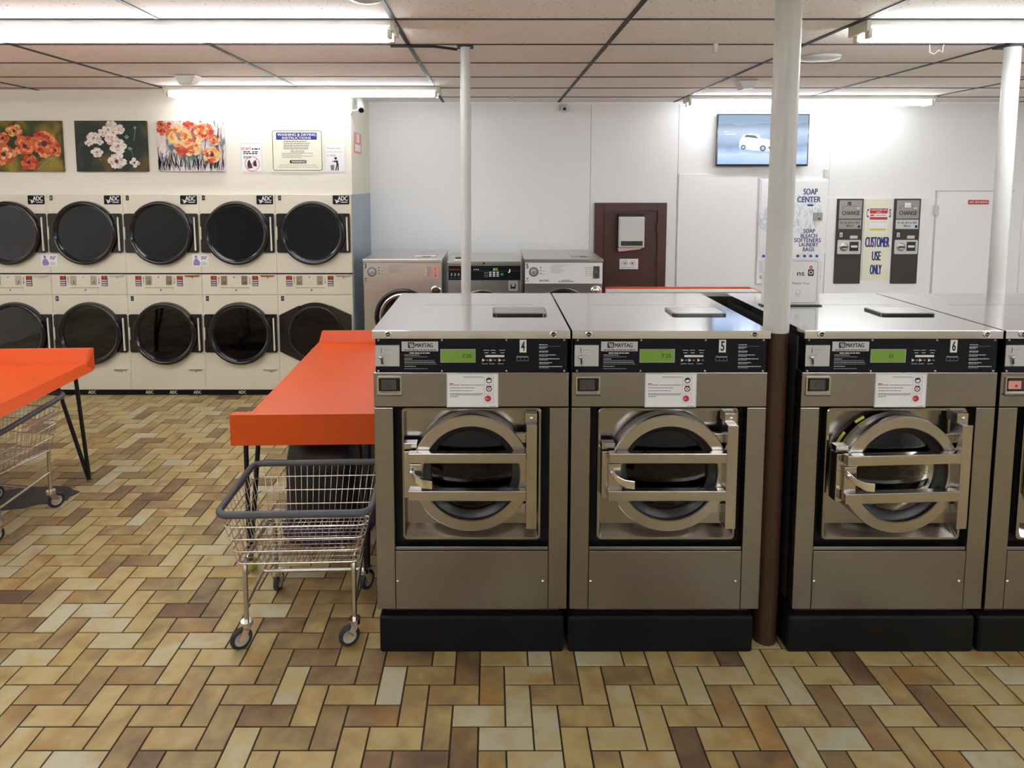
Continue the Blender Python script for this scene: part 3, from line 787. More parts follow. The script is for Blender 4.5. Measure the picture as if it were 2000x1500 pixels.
    ks = {0: (.30,), 1: (.28,), 2: (.12, .35, .58), 3: (.33,)}
    for xx in ks.get(int(number) % 4, (.3,)): b.text('ADC', xx, xx+.072, .012, .042, .0115, .06)
    b.build('kick_lettering', d)
    return d
DX = [-4.852, -4.143, -3.434, -2.725, -2.016]
labs = ['stacked cream dryer cut off by the left edge of the picture', 'stacked cream dryer second from left, behind corner of the left orange table', 'stacked cream dryer in the middle of the bank',
        'stacked cream dryer fourth from left, second from the grey end panel', 'stacked cream dryer at right end, its lower door angular instead of eared']
for i, (x, lb) in enumerate(zip(DX, labs)): make_dryer(lb, x, 1 if i == 4 else 0, '31243'[i] if i else '4')
# purple bottle stickers
for (px, py), lb in (((97, 509), 'white sticker with purple bottle between the two leftmost dryers'), ((392, 509), 'white sticker with purple bottle between third and fourth dryer')):
    x, z = at(px, py, YD-.002)
    b = B('paper').box(-.078, .078, -.004, -.0, -.055, .055)
    b.m('ink_purple').poly([(-.065, -.045), (-.01, -.045), (-.003, -.02), (-.02, .005), (-.03, .018), (-.05, .018), (-.062, 0), (-.068, -.02)], -.0045).box(-.052, -.032, -.005, -.004, .022, .048)
    b.m('ink').lines(.008, .060, .030, -.0045, .008, 2).lines(.008, .055, .014, -.0045, .008, 3).m('ink_grey').lines(.008, .05, -.016, -.0045, .004, 4).lines(.008, .06, -.028, -.0045, .004, 5).lines(.008, .06, -.04, -.0045, .004, 6)
    o = b.build('sticker', loc=(x, YD-.001, z)); tag(o, lb, 'sticker')

# ------------------------------------------------------------------ paintings
def petal(bb, cx, cz, a, r, wdt, m, y):
    """a fan-shaped petal with a softly waved outer edge and a few streaks"""
    rn_ = random.Random(int(a*100+cx*1000)); half = wdt/r*.62
    pts = []
    for i in range(13):
        t = -1+2*i/12
        rr = r*(1-.30*abs(t)**3)*(1+.05*math.sin(i*1.9+a*3)+rn_.uniform(-.03, .03))
        pts.append((cx+rr*math.cos(a+t*half), cz+rr*.86*math.sin(a+t*half)))
    base = [(cx+r*.12*math.cos(a+t), cz+r*.12*math.sin(a+t)) for t in (.5, -.5)]
    bb.m(m).poly(pts+base, y)
    dark = {'p_orange': 'p_red', 'p_orange2': 'p_orange', 'p_yel': 'p_orange2', 'p_red': 'p_dark', 'p_peach': 'p_orange2', 'p_cream': 'p_pink', 'p_white': 'p_pink', 'p_pink': 'p_mauve'}.get(m)
    if dark:
        for k in range(3):
            t = a+half*rn_.uniform(-.7, .7); r0, r1 = r*rn_.uniform(.2, .4), r*rn_.uniform(.6, .85); w_ = .05
            bb.m(dark).poly([(cx+r0*math.cos(t), cz+r0*.86*math.sin(t)), (cx+r1*math.cos(t-w_), cz+r1*.86*math.sin(t-w_)), (cx+r1*1.05*math.cos(t), cz+r1*.9*math.sin(t)), (cx+r1*math.cos(t+w_), cz+r1*.86*math.sin(t+w_))], y-.00004)
def flower(bb, cx, cz, r, pal, center, seed, y, n=6):
    rn = random.Random(seed)
    for ring, k in ((0, 1.), (1, .72), (2, .45)):
        for i in range(n):
            a = 2*PI*i/n+rn.uniform(-.25, .25)+ring*.5
            petal(bb, cx, cz, a, r*k*rn.uniform(.85, 1.12), r*.95*k, pal[(i+ring*2+seed) % len(pal)], y-.0004*(ring*n+i)/n-.0002*i/n)
    bb.m(center).lathe([(.0001, 0), (r*.2, 0)], (cx, y-.0022, cz), 'Y', 9, smooth=False)
def stem(bb, p, q, m, y, wd=.004):
    (x0, z0), (x1, z1) = p, q; dx, dz = x1-x0, z1-z0; l = math.hypot(dx, dz); nx, nz = -dz/l*wd, dx/l*wd
    bb.m(m).poly([(x0-nx, z0-nz), (x1-nx, z1-nz), (x1+nx, z1+nz), (x0+nx, z0+nz)], y)
def clip_poly(bb, x0, x1, z0, z1):
    bb.v = [(min(max(v[0], x0), x1), v[1], min(max(v[2], z0), z1)) for v in bb.v]
def painting(px0, px1, canvas, flowers, stems, label, lean=0):
    x0, z1 = at(px0, 236, YD); x1, z0 = at(px1, 335, YD)
    p = thing('painting', label, 'painting', (x0, YD+.0195, z0), group='flower paintings above the dryers')
    W_, H_ = x1-x0, z1-z0
    B(canvas).box(0, W_, -.035, 0, 0, H_).build('canvas', p, bevel=.002)
    bb = B('p_green'); y = -.0358
    for (a, c, m) in stems: stem(bb, (a[0]*W_, a[1]*H_), (c[0]*W_, c[1]*H_), m, y-.0001, .0035)
    for k, (u_, v_, r, pal, ce, n) in enumerate(flowers): flower(bb, u_*W_, v_*H_, r, pal, ce, k+3, y-.0006-.0009*k, n)
    clip_poly(bb, .002, W_-.002, .002, H_-.002)
    bb.build('painted_flowers', p)
OR = ['p_orange', 'p_orange2', 'p_red', 'p_orange']; OY = ['p_orange2', 'p_yel', 'p_orange']; WH = ['p_cream', 'p_white', 'p_pink', 'p_cream']
RD = ['p_red', 'p_orange', 'p_orange2', 'p_peach']; PE = ['p_peach', 'p_orange', 'p_yel', 'p_orange2', 'p_peach']
rn = random.Random(4)
painting(-42, 125, 'canvas_olive', [(.44, .80, .075, OY, 'p_dark', 6), (.30, .66, .07, OR, 'p_dark', 5), (.56, .50, .105, OR, 'p_dark', 7), (.30, .34, .11, OR+['p_peach'], 'p_dark', 7), (.80, .55, .14, OR, 'p_dark', 8), (.60, .18, .085, ['p_red', 'p_orange'], 'p_dark', 6), (.93, .42, .07, OR, 'p_dark', 5), (.08, .45, .09, OR, 'p_dark', 5)],
         [((.7, .05), (.9, .30), 'p_teal'), ((.66, .1), (.75, .4), 'p_stem'), ((.85, .05), (.8, .25), 'p_stem'), ((.4, .02), (.45, .3), 'p_stem')], 'painting of orange poppies on olive green, cut off by left edge of picture')
painting(146.5, 290, 'canvas_dark', [(.52, .94, .05, WH, 'p_pink', 5), (.63, .83, .06, WH, 'p_pink', 5), (.48, .82, .055, WH, 'p_olive', 5), (.39, .76, .045, WH, 'p_pink', 5), (.27, .66, .07, WH, 'p_mauve', 6), (.19, .56, .04, WH, 'p_mauve', 4), (.35, .58, .04, WH, 'p_mauve', 4), (.52, .64, .07, WH, 'p_pink', 6), (.61, .50, .08, WH, 'p_mauve', 7), (.31, .38, .055, WH, 'p_olive', 6), (.58, .20, .09, ['p_pink', 'p_cream', 'p_white'], 'p_dark', 6), (.83, .17, .05, WH, 'p_dark', 4), (.86, .86, .018, ['p_teal'], 'p_teal', 4), (.74, .68, .022, ['p_teal'], 'p_teal', 4), (.78, .45, .022, ['p_teal'], 'p_teal', 4)],
         [((.86, .86), (.83, .6), 'p_stem'), ((.78, .45), (.82, .22), 'p_stem'), ((.60, .45), (.70, .25), 'p_dark'), ((.33, .35), (.35, .2), 'p_stem')], 'painting of white poppies on a dark background')
stm = []
for _ in range(110):
    q = rn.random(); stm.append(((q, rn.uniform(.01, .12)), (min(.99, max(.01, q+rn.uniform(-.07, .07))), rn.uniform(.18, .42)), rn.choice(['p_blue', 'p_teal', 'p_blue', 'p_dark', 'p_mauve', 'p_stem', 'p_teal', 'p_pink'])))
stm += [((.9+rn.uniform(-.05, .08), rn.uniform(.2, .5)), (.93+rn.uniform(-.03, .06), rn.uniform(.6, .95)), 'p_mauve') for _ in range(10)]
stm += [((.74, .70), (.70, .3), 'p_dark')]
painting(306.5, 440, 'canvas_light', [(.07, .93, .05, RD[:2], 'p_dark', 4), (.07, .80, .05, RD[:2], 'p_dark', 4), (.20, .87, .05, RD[:2], 'p_red', 4), (.48, .92, .05, RD[:2], 'p_red', 4), (.33, .72, .125, PE, 'p_mauve', 8), (.68, .80, .10, ['p_red', 'p_orange', 'p_peach', 'p_orange2'], 'p_orange', 8), (.52, .47, .10, PE, 'p_orange', 7), (.38, .40, .06, RD[:2], 'p_red', 5), (.87, .62, .055, RD, 'p_red', 5), (.83, .33, .09, PE+['p_red'], 'p_dark', 7)],
         stm, 'painting of red and yellow poppies on a pale background')

# ------------------------------------------------------------------ signs on the cream wall
def wall_sheet(px0, py0, px1, py1, name, label, m='paper', t=.004, Y=YD+.02):
    x0, z1 = at(px0, py0, Y); x1, z0 = at(px1, py1, Y)
    s = B(m); s.box(0, x1-x0, -t, 0, 0, z1-z0)
    return s, x1-x0, z1-z0, -t-.0006, (x0, Y-.0002, z0), name, label
def put(r, cat='sign'):
    s, W_, H_, y, loc, name, label = r
    return tag(s.build(name, loc=loc), label, cat)
r = wall_sheet(469, 279, 513.5, 337, 'wall_sign', 'small white DO NOT sign with red prohibition circle, right of the paintings'); s, W_, H_, y = r[:4]
s.m('ink_blue').border(.005, W_-.005, .008, H_-.006, y, .0015, .015).m('ink_red').text('DO NOT', .012, W_*.48, H_*.76, H_*.85, y, .01).m('ink').lines(W_*.53, W_*.9, H_*.77, y, .012, 1)
s.lines(W_*.14, W_*.45, H_*.68, y, .010, 2).lines(W_*.55, W_*.8, H_*.68, y, .010, 8).lines(W_*.14, W_*.78, H_*.62, y, .010, 3).text('BOOTS', W_*.15, W_*.47, H_*.48, H_*.55, y, .02)
s.m('ink_red').lathe([(.064, 0), (.069, 0)], (W_*.53, y, H_*.29), 'Y', 32, smooth=False)
s.m('ink').poly([(W_*.30, H_*.20), (W_*.36, H_*.13), (W_*.55, H_*.16), (W_*.48, H_*.3), (W_*.40, H_*.44), (W_*.32, H_*.36)], y-.0003).poly([(W_*.58, H_*.22), (W_*.74, H_*.2), (W_*.72, H_*.38), (W_*.64, H_*.42), (W_*.58, H_*.36)], y-.0003)
s.m('ink_red'); stem(s, (W_*.53-.045, H_*.29-.045), (W_*.53+.045, H_*.29+.045), 'ink_red', y-.0006, .0025)
put(r)
r = wall_sheet(529, 250, 633, 336.5, 'wall_sign', 'large cream Washing and Drying Instructions board with blue heading', 'paper_cream', .008); s, W_, H_, y = r[:4]
s.m('ink').border(.012, W_-.012, .014, H_-.022, y, .005, .022)
s.m('ink_blue').quad(W_*.10, W_*.88, H_*.735, H_*.895, y-.0003)
s.m('print_white').text('WASHING & DRYING', W_*.125, W_*.855, H_*.82, H_*.875, y-.0006, .02).text('INSTRUCTIONS', W_*.215, W_*.765, H_*.75, H_*.80, y-.0006, .02)
s.m('ink')
for k, e in enumerate((.68, .75, .73, .72, .71)): s.lines(W_*.24, W_*e, H_*(.69-.042*k), y, .006, 20+k)
s.text('USE CAUTION:', W_*.37, W_*.64, H_*.465, H_*.495, y, .01).quad(W_*.37, W_*.64, H_*.452, H_*.457, y)
for k, e in enumerate((.80, .58, .80, .58)): s.lines(W_*.20, W_*e, H_*(.425-.032*k), y, .0035, 40+k)
s.poly(rrect(W_*.35, W_*.67, H_*.20, H_*.275, .008), y).m('paper_cream').text('WARNING!', W_*.38, W_*.65, H_*.215, H_*.26, y-.0004, .02)
s.m('ink').text('Use Washers And Dryers At Own Risk', W_*.16, W_*.85, H_*.145, H_*.175, y, .0).text('We Are Not Responsible For Loss Or Damage Of Clothes', W_*.12, W_*.9, H_*.10, H_*.128, y, 0)
put(r)
r = wall_sheet(634.5, 279, 675.5, 336, 'wall_sign', 'small white sign with figure at a trash basket, right of the instruction board'); s, W_, H_, y = r[:4]
s.m('ink_grey').border(.006, W_-.006, .008, H_-.010, y, .001, .014).m('ink_blue').text('Throw away', W_*.10, W_*.76, H_*.78, H_*.84, y, 0).m('ink_pink').text('Dryer Sheets', W_*.10, W_*.80, H_*.66, H_*.72, y, 0).m('ink_blue').text('In Trash', W_*.10, W_*.52, H_*.54, H_*.60, y, 0)
s.m('ink').lathe([(.0001, 0), (.0125, 0)], (W_*.52, y, H_*.47), 'Y', 14, smooth=False).poly([(W_*.35, H_*.36), (W_*.50, H_*.40), (W_*.62, H_*.40), (W_*.66, H_*.25), (W_*.66, H_*.05), (W_*.60, H_*.05), (W_*.60, H_*.22), (W_*.54, H_*.05), (W_*.48, H_*.05), (W_*.55, H_*.25), (W_*.54, H_*.33), (W_*.36, H_*.38)][::-1], y)
s.m('ink_grey').poly([(W_*.28, H_*.06), (W_*.42, H_*.06), (W_*.45, H_*.24), (W_*.26, H_*.24)], y)
put(r)
# things on the return wall
cm = thing('security_camera', 'white bullet security camera on the return wall below the ceiling', 'camera', (XC, 6.07, 2.69))
B('white_paint').lathe([(.03, 0), (.03, .012)], (0, 0, 0), 'X', 16, (True, True)).tube([(.01, 0, 0), (.05, -.01, .0), (.085, .01, .03)], .008).build('mount', cm)
b = B('plate_silver').tube([(.06, .10, .10), (.105, -.06, .0)], .032, 18).m('black_gloss').tube([(.105, -.06, .0), (.107, -.068, -.005)], .024, 16); b.build('camera_body', cm)
b = B('ink_pink').box(0, .004, .0, .34, 0, .195).m('paper').box(.004, .0046, .12, .24, .105, .185).box(.004, .0046, .04, .30, .02, .085)
tag(b.build('sticker', loc=(XC, 6.15, 2.307)), 'red and white sticker on the side of the return wall', 'sticker')
# small camera on back wall near ceiling
c2 = thing('security_camera', 'small white dome camera high on the back wall left of centre seam', 'camera', (.765, YB-.0, 2.80))
B('white_paint').ball((0, -.04, 0), .038).box(-.05, .03, -.03, 0, -.015, .05).m('black_gloss').disc((.0, 0, -.005), .016, -.080, -.04, 14).build('camera_body', c2)

# ------------------------------------------------------------------ brown door's fittings
x0, z1 = at(1207, 423, YB-.05); x1, z0 = at(1255, 484, YB-.05)
dp = thing('towel_dispenser', 'shiny white towel dispenser hung on the brown door', 'towel dispenser', (x0, YB-.021, z0))
B('black_gloss').box(-.004, x1-x0+.004, -.06, 0, -.0, z1-z0+.03).build('back_plate', dp, bevel=.006)
b = B('white_paint'); Wd, Hd = x1-x0, z1-z0
b.loft([rr_loop(0, Wd, .008, Hd, .01, -.05), rr_loop(0, Wd, .008, Hd, .01, -.10), rr_loop(.012, Wd-.012, .02, Hd-.015, .01, -.11)], True, True)
b.m('plate_silver').poly([(.02, Hd-.02)]+[(.02+(Wd-.04)*t, Hd-.02-.045*math.sin(PI*t)) for t in (.1, .3, .5, .7, .9)]+[(Wd-.02, Hd-.02)], -.1105)
b.m('chrome').box(.02, Wd-.02, -.1115, -.110, .03, .08)
b.build('cover', dp)
o = B('pink_paper').prism([(-.008, .004), (.005, -.035), (Wd-.04, -.01), (Wd-.02, .004)], -.085, -.08).build('paper_sheet', dp); o['label'] = 'pink paper towel end'
tag(B('pink_paper').box(0, .001, 0, .001, 0, .001).build('x'), 'x', 'x') if False else None
x0, z1 = at(1210, 505.5, YB-.02); x1, z0 = at(1246, 525.5, YB-.02)
b = B('paper').box(x0, x1, YB-.024, YB-.0205, z0, z1); W_, H_ = x1-x0, z1-z0
for k, m in ((.31, 'ink_grey'), (.69, 'ink_red')):
    b.m(m).lathe([(.024, 0), (.028, 0)], (x0+W_*k, YB-.0246, z0+H_*.6), 'Y', 20, smooth=False).ball((x0+W_*k, YB-.0246, z0+H_*.58), .012, sc=(1, .05, 1))
b.m('ink_grey').lines(x0+W_*.15, x0+W_*.86, z0+H_*.15, YB-.0246, .005, 3)
tag(b.build('wall_sign'), 'small white sign with two round pictograms on the brown door', 'sign')

# ------------------------------------------------------------------ television
tv = thing('television', 'wall-mounted television showing a white car, partly behind the thick post', 'television', (2.367, YB-.05, 2.197))
TW, TH = .968, .545
B('black_gloss').box(0, TW, -.035, .0, 0, TH).box(.2, .76, 0, .05, .15, .4).build('casing', tv, bevel=.004)
b = B('tv_screen').box(.012, TW-.012, -.0362, -.035, .022, TH-.012)
scr = b.build('screen', tv)
b = B('tv_white'); y = -.0368
def Q(px, py):
    x, z = at(px, py, YB-.05); return (x-2.367, z-2.197)
b.poly([Q(*p) for p in ((1441, 288), (1442, 276), (1449, 264), (1463, 261), (1482, 264), (1495, 272), (1512, 276), (1522, 282), (1524, 292), (1505, 296), (1470, 294), (1443, 290))][::-1], y)
b.m('tv_shade').poly([Q(*p) for p in ((1438, 291), (1530, 297), (1520, 299), (1480, 300), (1448, 296))][::-1], y+.0002)
b.m('tv_black').poly([Q(*p) for p in ((1451, 268), (1455, 263.5), (1472, 265), (1479, 271), (1462, 269))][::-1], y-.0004)
b.m('tv_shade').poly([Q(*p) for p in ((1478, 264), (1489, 266), (1497, 272), (1484, 271))][::-1], y-.0004)
b.m('tv_black').poly([Q(*p) for p in ((1497, 287), (1522, 285), (1524, 293), (1500, 293))][::-1], y-.0004)
for px, rr in ((1449, .026), (1487, .032), (1514, .016)):
    x, z = Q(px, 288 if px < 1460 else 290); b.m('tv_black').lathe([(.0001, 0), (rr, 0)], (x, y-.0006, z), 'Y', 20, smooth=False).m('tv_shade').lathe([(.0001, 0), (rr*.6, 0)], (x, y-.0009, z), 'Y', 14, smooth=False)
b.m('tv_white').lines(*[Q(1412, 258)[0], Q(1422, 258)[0]], Q(1412, 258)[1], y, .004, 2).lines(Q(1413, 262)[0], Q(1434, 262)[0], Q(1413, 263)[1], y, .005, 3)
b.build('picture', scr)

# ------------------------------------------------------------------ soap centre
sc_ = thing('soap_dispenser', 'white SOAP CENTER vending cabinet set in the back wall, behind the thick post', 'vending machine', (2.862, YB-.018, .935))
def S(px, py):
    x, z = at(px, py, YB-.03); return (x-2.862, z-.935)
B('white_panel').box(0, .72, -.012, .017, 0, 1.13).build('cabinet', sc_, bevel=.003)
x1, z0 = S(1611, 494)
b = B('white_panel').box(.015, x1, -.02, -.012, z0, 1.115)
y = -.0206
for c, r_ in (((.13, z0+.36), .14), ((.46, z0+.42), .21)):
    b.m('soap_foam').lathe([(.0001, 0), (r_, 0)], (c[0], y, c[1]), 'Y', 28, smooth=False)
b.m('ink_blue')
for t, a, c in (('SOAP', (1568, 380), (1596, 368.5)), ('CENTER', (1556, 395), (1602, 384)), ('SOAP', (1568, 455), (1591, 447)), ('BLEACH', (1563, 464), (1595, 456.5)), ('SOFTENERS', (1550, 473), (1602, 465)), ('LAUNDRY', (1560, 481.5), (1597, 474)), ('BAGS', (1567, 490.5), (1589, 483))):
    xa_, za = S(*a); xb_, zb = S(*c); b.text(t, xa_, xb_, za, zb, y-.0006, .01)
xa_, za = S(1576, 402.5); xb_, zb = S(1588, 399); b.quad(xa_, xb_, za, zb, y-.0006)
pn = b.build('front_panel', sc_)
xa_, za = S(1587, 431); xb_, zb = S(1605, 415)
B('change_grey').box(xa_, xb_, -.03, -.02, za, zb).m('ink').box(xa_+.05, xa_+.07, -.034, -.03, za+.015, za+.03).box(xa_+.045, xa_+.049, -.031, -.03, zb-.03, zb-.01).build('coin_slot', pn)
for px in (1491, 1503.5, 1558, 1571, 1583, 1595):
    x, z = S(px, 500); B('blue_button').disc((x, 0, z), .015, -.022, -.012, 14).build('push_button', sc_)
for (a, c) in (((1482, 553), (1492, 510)), ((1594, 553), (1604, 510))):
    b = B('white_paint'); xa_, za = S(*a); xb_, zb = S(*c); b.m('soap_print').box(xa_, xb_, -.016, -.012, za+.11, zb).m('ink_grey').lines(xa_+.005, xb_, za+.07, -.0165, .012, 3).lines(xa_+.005, xb_, za+.05, -.0165, .012, 5)
    b.build('product_label', sc_)
tag(B('white_paint').box(3.545, 3.585, YB-.03, YB, 2.08, 2.165).build('sensor_box', bevel=.006), 'small white box on the wall above the soap cabinet', 'box')

# ------------------------------------------------------------------ change machines and sign between them
def changer(x0, label, paper):
    c = thing('change_machine', label, 'change machine', (x0, YB-.012, .938), group='pair of bill change machines')
    WC, HC = .277, .916
    def z(py): return (at(1660, py, YB-.03)[1]-.938)
    B('change_brown').box(0, WC, -.02, .012, 0, HC).build('face', c, bevel=.003)
    b = B('change_grey').box(.016, WC-.02, -.026, -.02, z(427), z(391)).m('ink').text('CHANGE', .045, WC-.045, z(420), z(412), -.0266, .01)
    b.lines(.06, .20, z(403), -.0266, .003, 3).box(.05, .058, -.028, -.026, z(407), z(405)).m('plate_silver').box(.2, .23, -.03, -.026, z(408), z(405))
    if paper: b.m('paper').box(.10, .165, -.028, -.026, z(405), z(396)).m('ink').lines(.12, .15, z(402.5), -.0285, .004, 1)
    else: b.m('ink').text('S', .10, .145, z(401), z(394), -.0266, .05)
    b.build('heading_plate', c)
    b = B('plate_silver' if paper else 'change_grey').box(.016, WC-.02, -.026, -.02, z(447), z(429)).m('ink').text('$1, $5, $10 or $20', .035, WC-.04, z(437), z(433), -.0266, .01).text('BILLS', .10, .17, z(443), z(439), -.0266, .01).box(WC-.055, WC-.03, -.0268, -.026, z(445), z(440))
    b.build('bill_plate', c)
    B('chrome_dull').box(.028, .06, -.032, -.02, z(463), z(454)).m('ink').box(.04, .046, -.033, -.032, z(462), z(457)).build('coin_return', c)
    B('plate_silver').box(.145, .225, -.026, -.02, z(466), z(460)).build('small_plate', c)
    b = B('plate_silver').prism(rrect(.012, WC-.018, z(496), z(468.5), .012), -.032, -.02)
    b.m('chrome_dull').lathe([(.045, -.012), (.045, -.020), (.03, -.024), (.0005, -.024)], (.078, -.02, z(482)), 'Y', 24).m('ink').box(.045, .11, -.046, -.044, z(483.5), z(480.5))
    b.m('ink').box(.14, .235, -.033, -.032, z(491), z(472)).m('chrome').box(.15, .22, -.042, -.034, z(483), z(479)).m('plate_silver').box(.135, .245, -.038, -.032, z(493), z(490))
    b.build('coin_cup', c)
changer(3.700, 'brown and grey CHANGE machine left of the CUSTOMER USE ONLY board', False)
changer(4.312, 'brown and grey CHANGE machine right of the CUSTOMER USE ONLY board', True)
b = B('paper_cream').box(4.0, 4.29, YB-.018, YB-.012, .975, 1.85); y = YB-.0186
def zz(py): return at(1710, py, YB-.02)[1]
b.m('ink_blue').text('C', 4.02, 4.045, zz(425), zz(408), y, .02).text('S', 4.262, 4.282, zz(425), zz(408), y, .02)
b.text('CUSTOMER', 4.020, 4.275, zz(483), zz(463), y, .015).text('USE', 4.10, 4.19, zz(509), zz(491), y, .015).text('ONLY', 4.085, 4.205, zz(536), zz(517), y, .015)
b.m('paper').box(4.05, 4.25, YB-.0196, YB-.018, zz(456), zz(406)).m('ink_red').quad(4.055, 4.245, zz(417), zz(407), YB-.020).quad(4.055, 4.245, zz(429), zz(424), YB-.020)
b.m('print_white').text('CUSTOMER USE', 4.065, 4.235, zz(411.5), zz(408.5), YB-.0204, .01).text('ONLY', 4.12, 4.18, zz(416), zz(413), YB-.0204, .01)
b.m('ink').lines(4.12, 4.23, zz(421), YB-.020, .006, 3).m('ink_red').poly([(4.06, zz(422)), (4.09, zz(422)), (4.11, zz(419)), (4.06, zz(419))], YB-.020)
b.m('ink_grey').lines(4.06, 4.24, zz(434), YB-.020, .003, 2)
b.m('ink_yellow').quad(4.06, 4.235, zz(451), zz(446), YB-.020).m('ink_grey').lines(4.07, 4.225, zz(448.5), YB-.0204, .003, 6)
tag(b.build('wall_sign'), 'tall cream CUSTOMER USE ONLY board between the two change machines', 'sign')

# ------------------------------------------------------------------ back row of washers
def back_washer(x0, x1, zt, yf, yb, label, panel_m, n=None):
    w_ = thing('washing_machine', label, 'washing machine', (x0, yf, 0), group='back row of washers')
    Wb = x1-x0; D = yb-yf
    B('steel_old').box(.006, Wb-.006, .012, D, 0, zt-.03).build('body', w_, bevel=.004)
    tp = B('steel_old').box(0, Wb, -.0, D+.01, zt-.03, zt).build('top_cover', w_, bevel=.004)
    return w_, Wb, D, tp
def dial_washer(x0, x1, label, n, red, big):
    zt, yf, yb = 1.333, 5.84, 6.66
    w_, Wb, D, tp = back_washer(x0, x1, zt, yf, yb, label, 'plate_silver')
    zl = zt-.225
    b = B('steel_old' if red else 'paper').box(.006, Wb-.006, .002, .012, zl, zt-.034)
    y = .0014
    hx = zt-.034
    b.m('ink').text(n, .016, .036, hx-.052, hx-.008, y, .02)
    b.poly([(.016, zl+.058), (.026, zl+.046), (.036, zl+.058), (.036, zl+.05), (.026, zl+.034), (.016, zl+.05)][::-1], y).lines(.012, .042, zl+.022, y, .005, 3)
    for k in range(3): b.disc((.148, 0, hx-.045-.026*k), .0055, -.002, .002, 10)
    for k in range(2): b.m('ink_grey').lines(.16, .19, hx-.078-.026*k, y, .003, k)
    for k, e in enumerate((.40, .36, .34, .32, .36, .36, .33)): b.m('ink_grey').lines(.24, e, hx-.024-.011*k, y, .0025, 5+k)
    if big:
        b.m('ink').text('BIG-MAC', .138, .228, zl+.018, zl+.036, y, .005).lines(.31, .45, zl+.016, y, .006, 2).lines(.34, .42, zl+.028, y, .005, 4)
    pnl = b.build('control_panel', w_)
    B('ink_grey').lathe([(.044, 0), (.042, -.006), (.026, -.008)], (.085, .002, hx-.083), 'Y', 28).m('print_white').lathe([(.026, -.008), (.020, -.009)], (.085, .002, hx-.083), 'Y', 28).m('print_grey').lathe([(.020, -.009), (.018, -.018), (.0005, -.020)], (.085, .002, hx-.083), 'Y', 28).build('timer_dial', pnl)
    for k in range(5): B('amber_plastic').ball((Wb-.155, .0, hx-.042-.018*k), .008).m('ink_grey').box(Wb-.140, Wb-.105, .001, .0015, hx-.044-.018*k, hx-.041-.018*k).build('rocker_button', pnl)
    c = B('ink_pink' if red else 'chrome_dull').prism(rrect(Wb-.092, Wb-.035, hx-.142, hx-.030, .008), -.008, .002).m('ink').box(Wb-.066, Wb-.061, -.009, -.008, hx-.065, hx-.042).box(Wb-.067, Wb-.060, -.010, -.008, hx-.128, hx-.10).m('chrome').ball((Wb-.063, -.008, hx-.082), .006)
    o = c.build('coin_slot', pnl)
    if red: o['label'] = 'reddish coin slot plate'
    B('chrome').lathe([(.052, 0), (.05, -.014), (.036, -.016)], (Wb-.062, .012, zl-.068), 'Y', 30).m('brown_paint' if red else 'chrome_dull').lathe([(.036, -.014), (.03, -.022), (.0005, -.024)], (Wb-.062, .012, zl-.068), 'Y', 30).build('drain_knob', w_)
    b = B('steel_old').box(Wb*.62, Wb*.90, .18, .42, zt, zt+.012).m('ink_grey').box(Wb*.73, Wb*.83, .16, .18, zt, zt+.006)
    b.build('soap_lid', tp, bevel=.003)
    b = B('black_gloss').lathe([(.255, .0), (.262, -.02), (.235, -.03), (.225, -.01)], (Wb/2, .012, .80), 'Y', 56).m('chrome').lathe([(.225, -.012), (.21, -.03), (.19, -.02)], (Wb/2, .012, .80), 'Y', 56)
    dr = b.build('door', w_)
    B('dryer_glass').lathe([(.0005, -.03), (.19, -.012)], (Wb/2, .012, .80), 'Y', 40).build('glass', dr)
    return w_
dial_washer(-1.175, -.447, 'steel back row washer numbered 3 with grey dial, beside the dryer end panel', '3', True, False)
dial_washer(.300, 1.018, 'back row washer with white control panel and grey dial, beside the brown door', '5', False, True)
w_, Wb, D, tp = back_washer(-.407, .277, 1.303, 5.92, 6.66, 'back row washer with black keypad panel, behind the slim white post', 'black')
zt = 1.303
b = B('black_panel').box(.010, Wb-.010, .0, .012, zt-.175, zt-.042); hx = zt-.042; y = -.0006
b.m('ink_red').text('Speed Queen', .02, .115, hx-.045, hx-.026, y, .02).m('print_grey').quad(.2, Wb-.02, hx-.048, hx-.047, y)
for k in range(3): b.m('print_grey').quad(.03+.033*k, .045+.033*k, hx-.095, hx-.068, y).lines(.025+.033*k, .05+.033*k, hx-.115, y, .003, k)
for k in range(3): b.m('print_white').disc((.247+.019*k, 0, hx-.034), .006, -.003, 0, 10)
b.m('lcd').quad(.42, .465, hx-.045, hx-.020, y).m('ink_yellow').quad(.425, .435, hx-.038, hx-.028, y-.0005)
b.m('print_grey').lines(.34, .375, hx-.07, y, .008, 1).lines(.34, .375, hx-.09, y, .006, 2).lines(.34, .375, hx-.105, y, .004, 3)
b.m('green_led').poly([(.49, hx-.088), (.51, hx-.092), (.52, hx-.078), (.51, hx-.066), (.49, hx-.070)], y)
pnl = b.build('control_panel', w_)
for i in range(3):
    for j in range(3): B('print_white').box(.385+.034*i, .407+.034*i, -.004, 0, hx-.066-.017*j, hx-.055-.017*j).build('key', pnl)
B('chrome').tube([(.575, -.006, hx-.03), (.575, -.01, hx-.055)], .006).tube([(.563, -.008, hx-.063), (.58, -.012, hx-.055)], .007).box(.563, .590, -.008, 0, hx-.105, hx-.097).box(.590, .605, -.006, 0, hx-.04, hx-.034).build('coin_slot', pnl)
b = B('plate_silver').box(Wb-.12, Wb-.035, -.004, .012, zt-.275, zt-.185).m('ink').box(Wb-.102, Wb-.053, -.006, -.004, zt-.255, zt-.205).m('plate_silver').prism([(Wb-.098, zt-.207), (Wb-.057, zt-.207), (Wb-.068, zt-.235), (Wb-.087, zt-.235)][::-1], -.010, -.006)
b.build('coin_box_lock', w_)
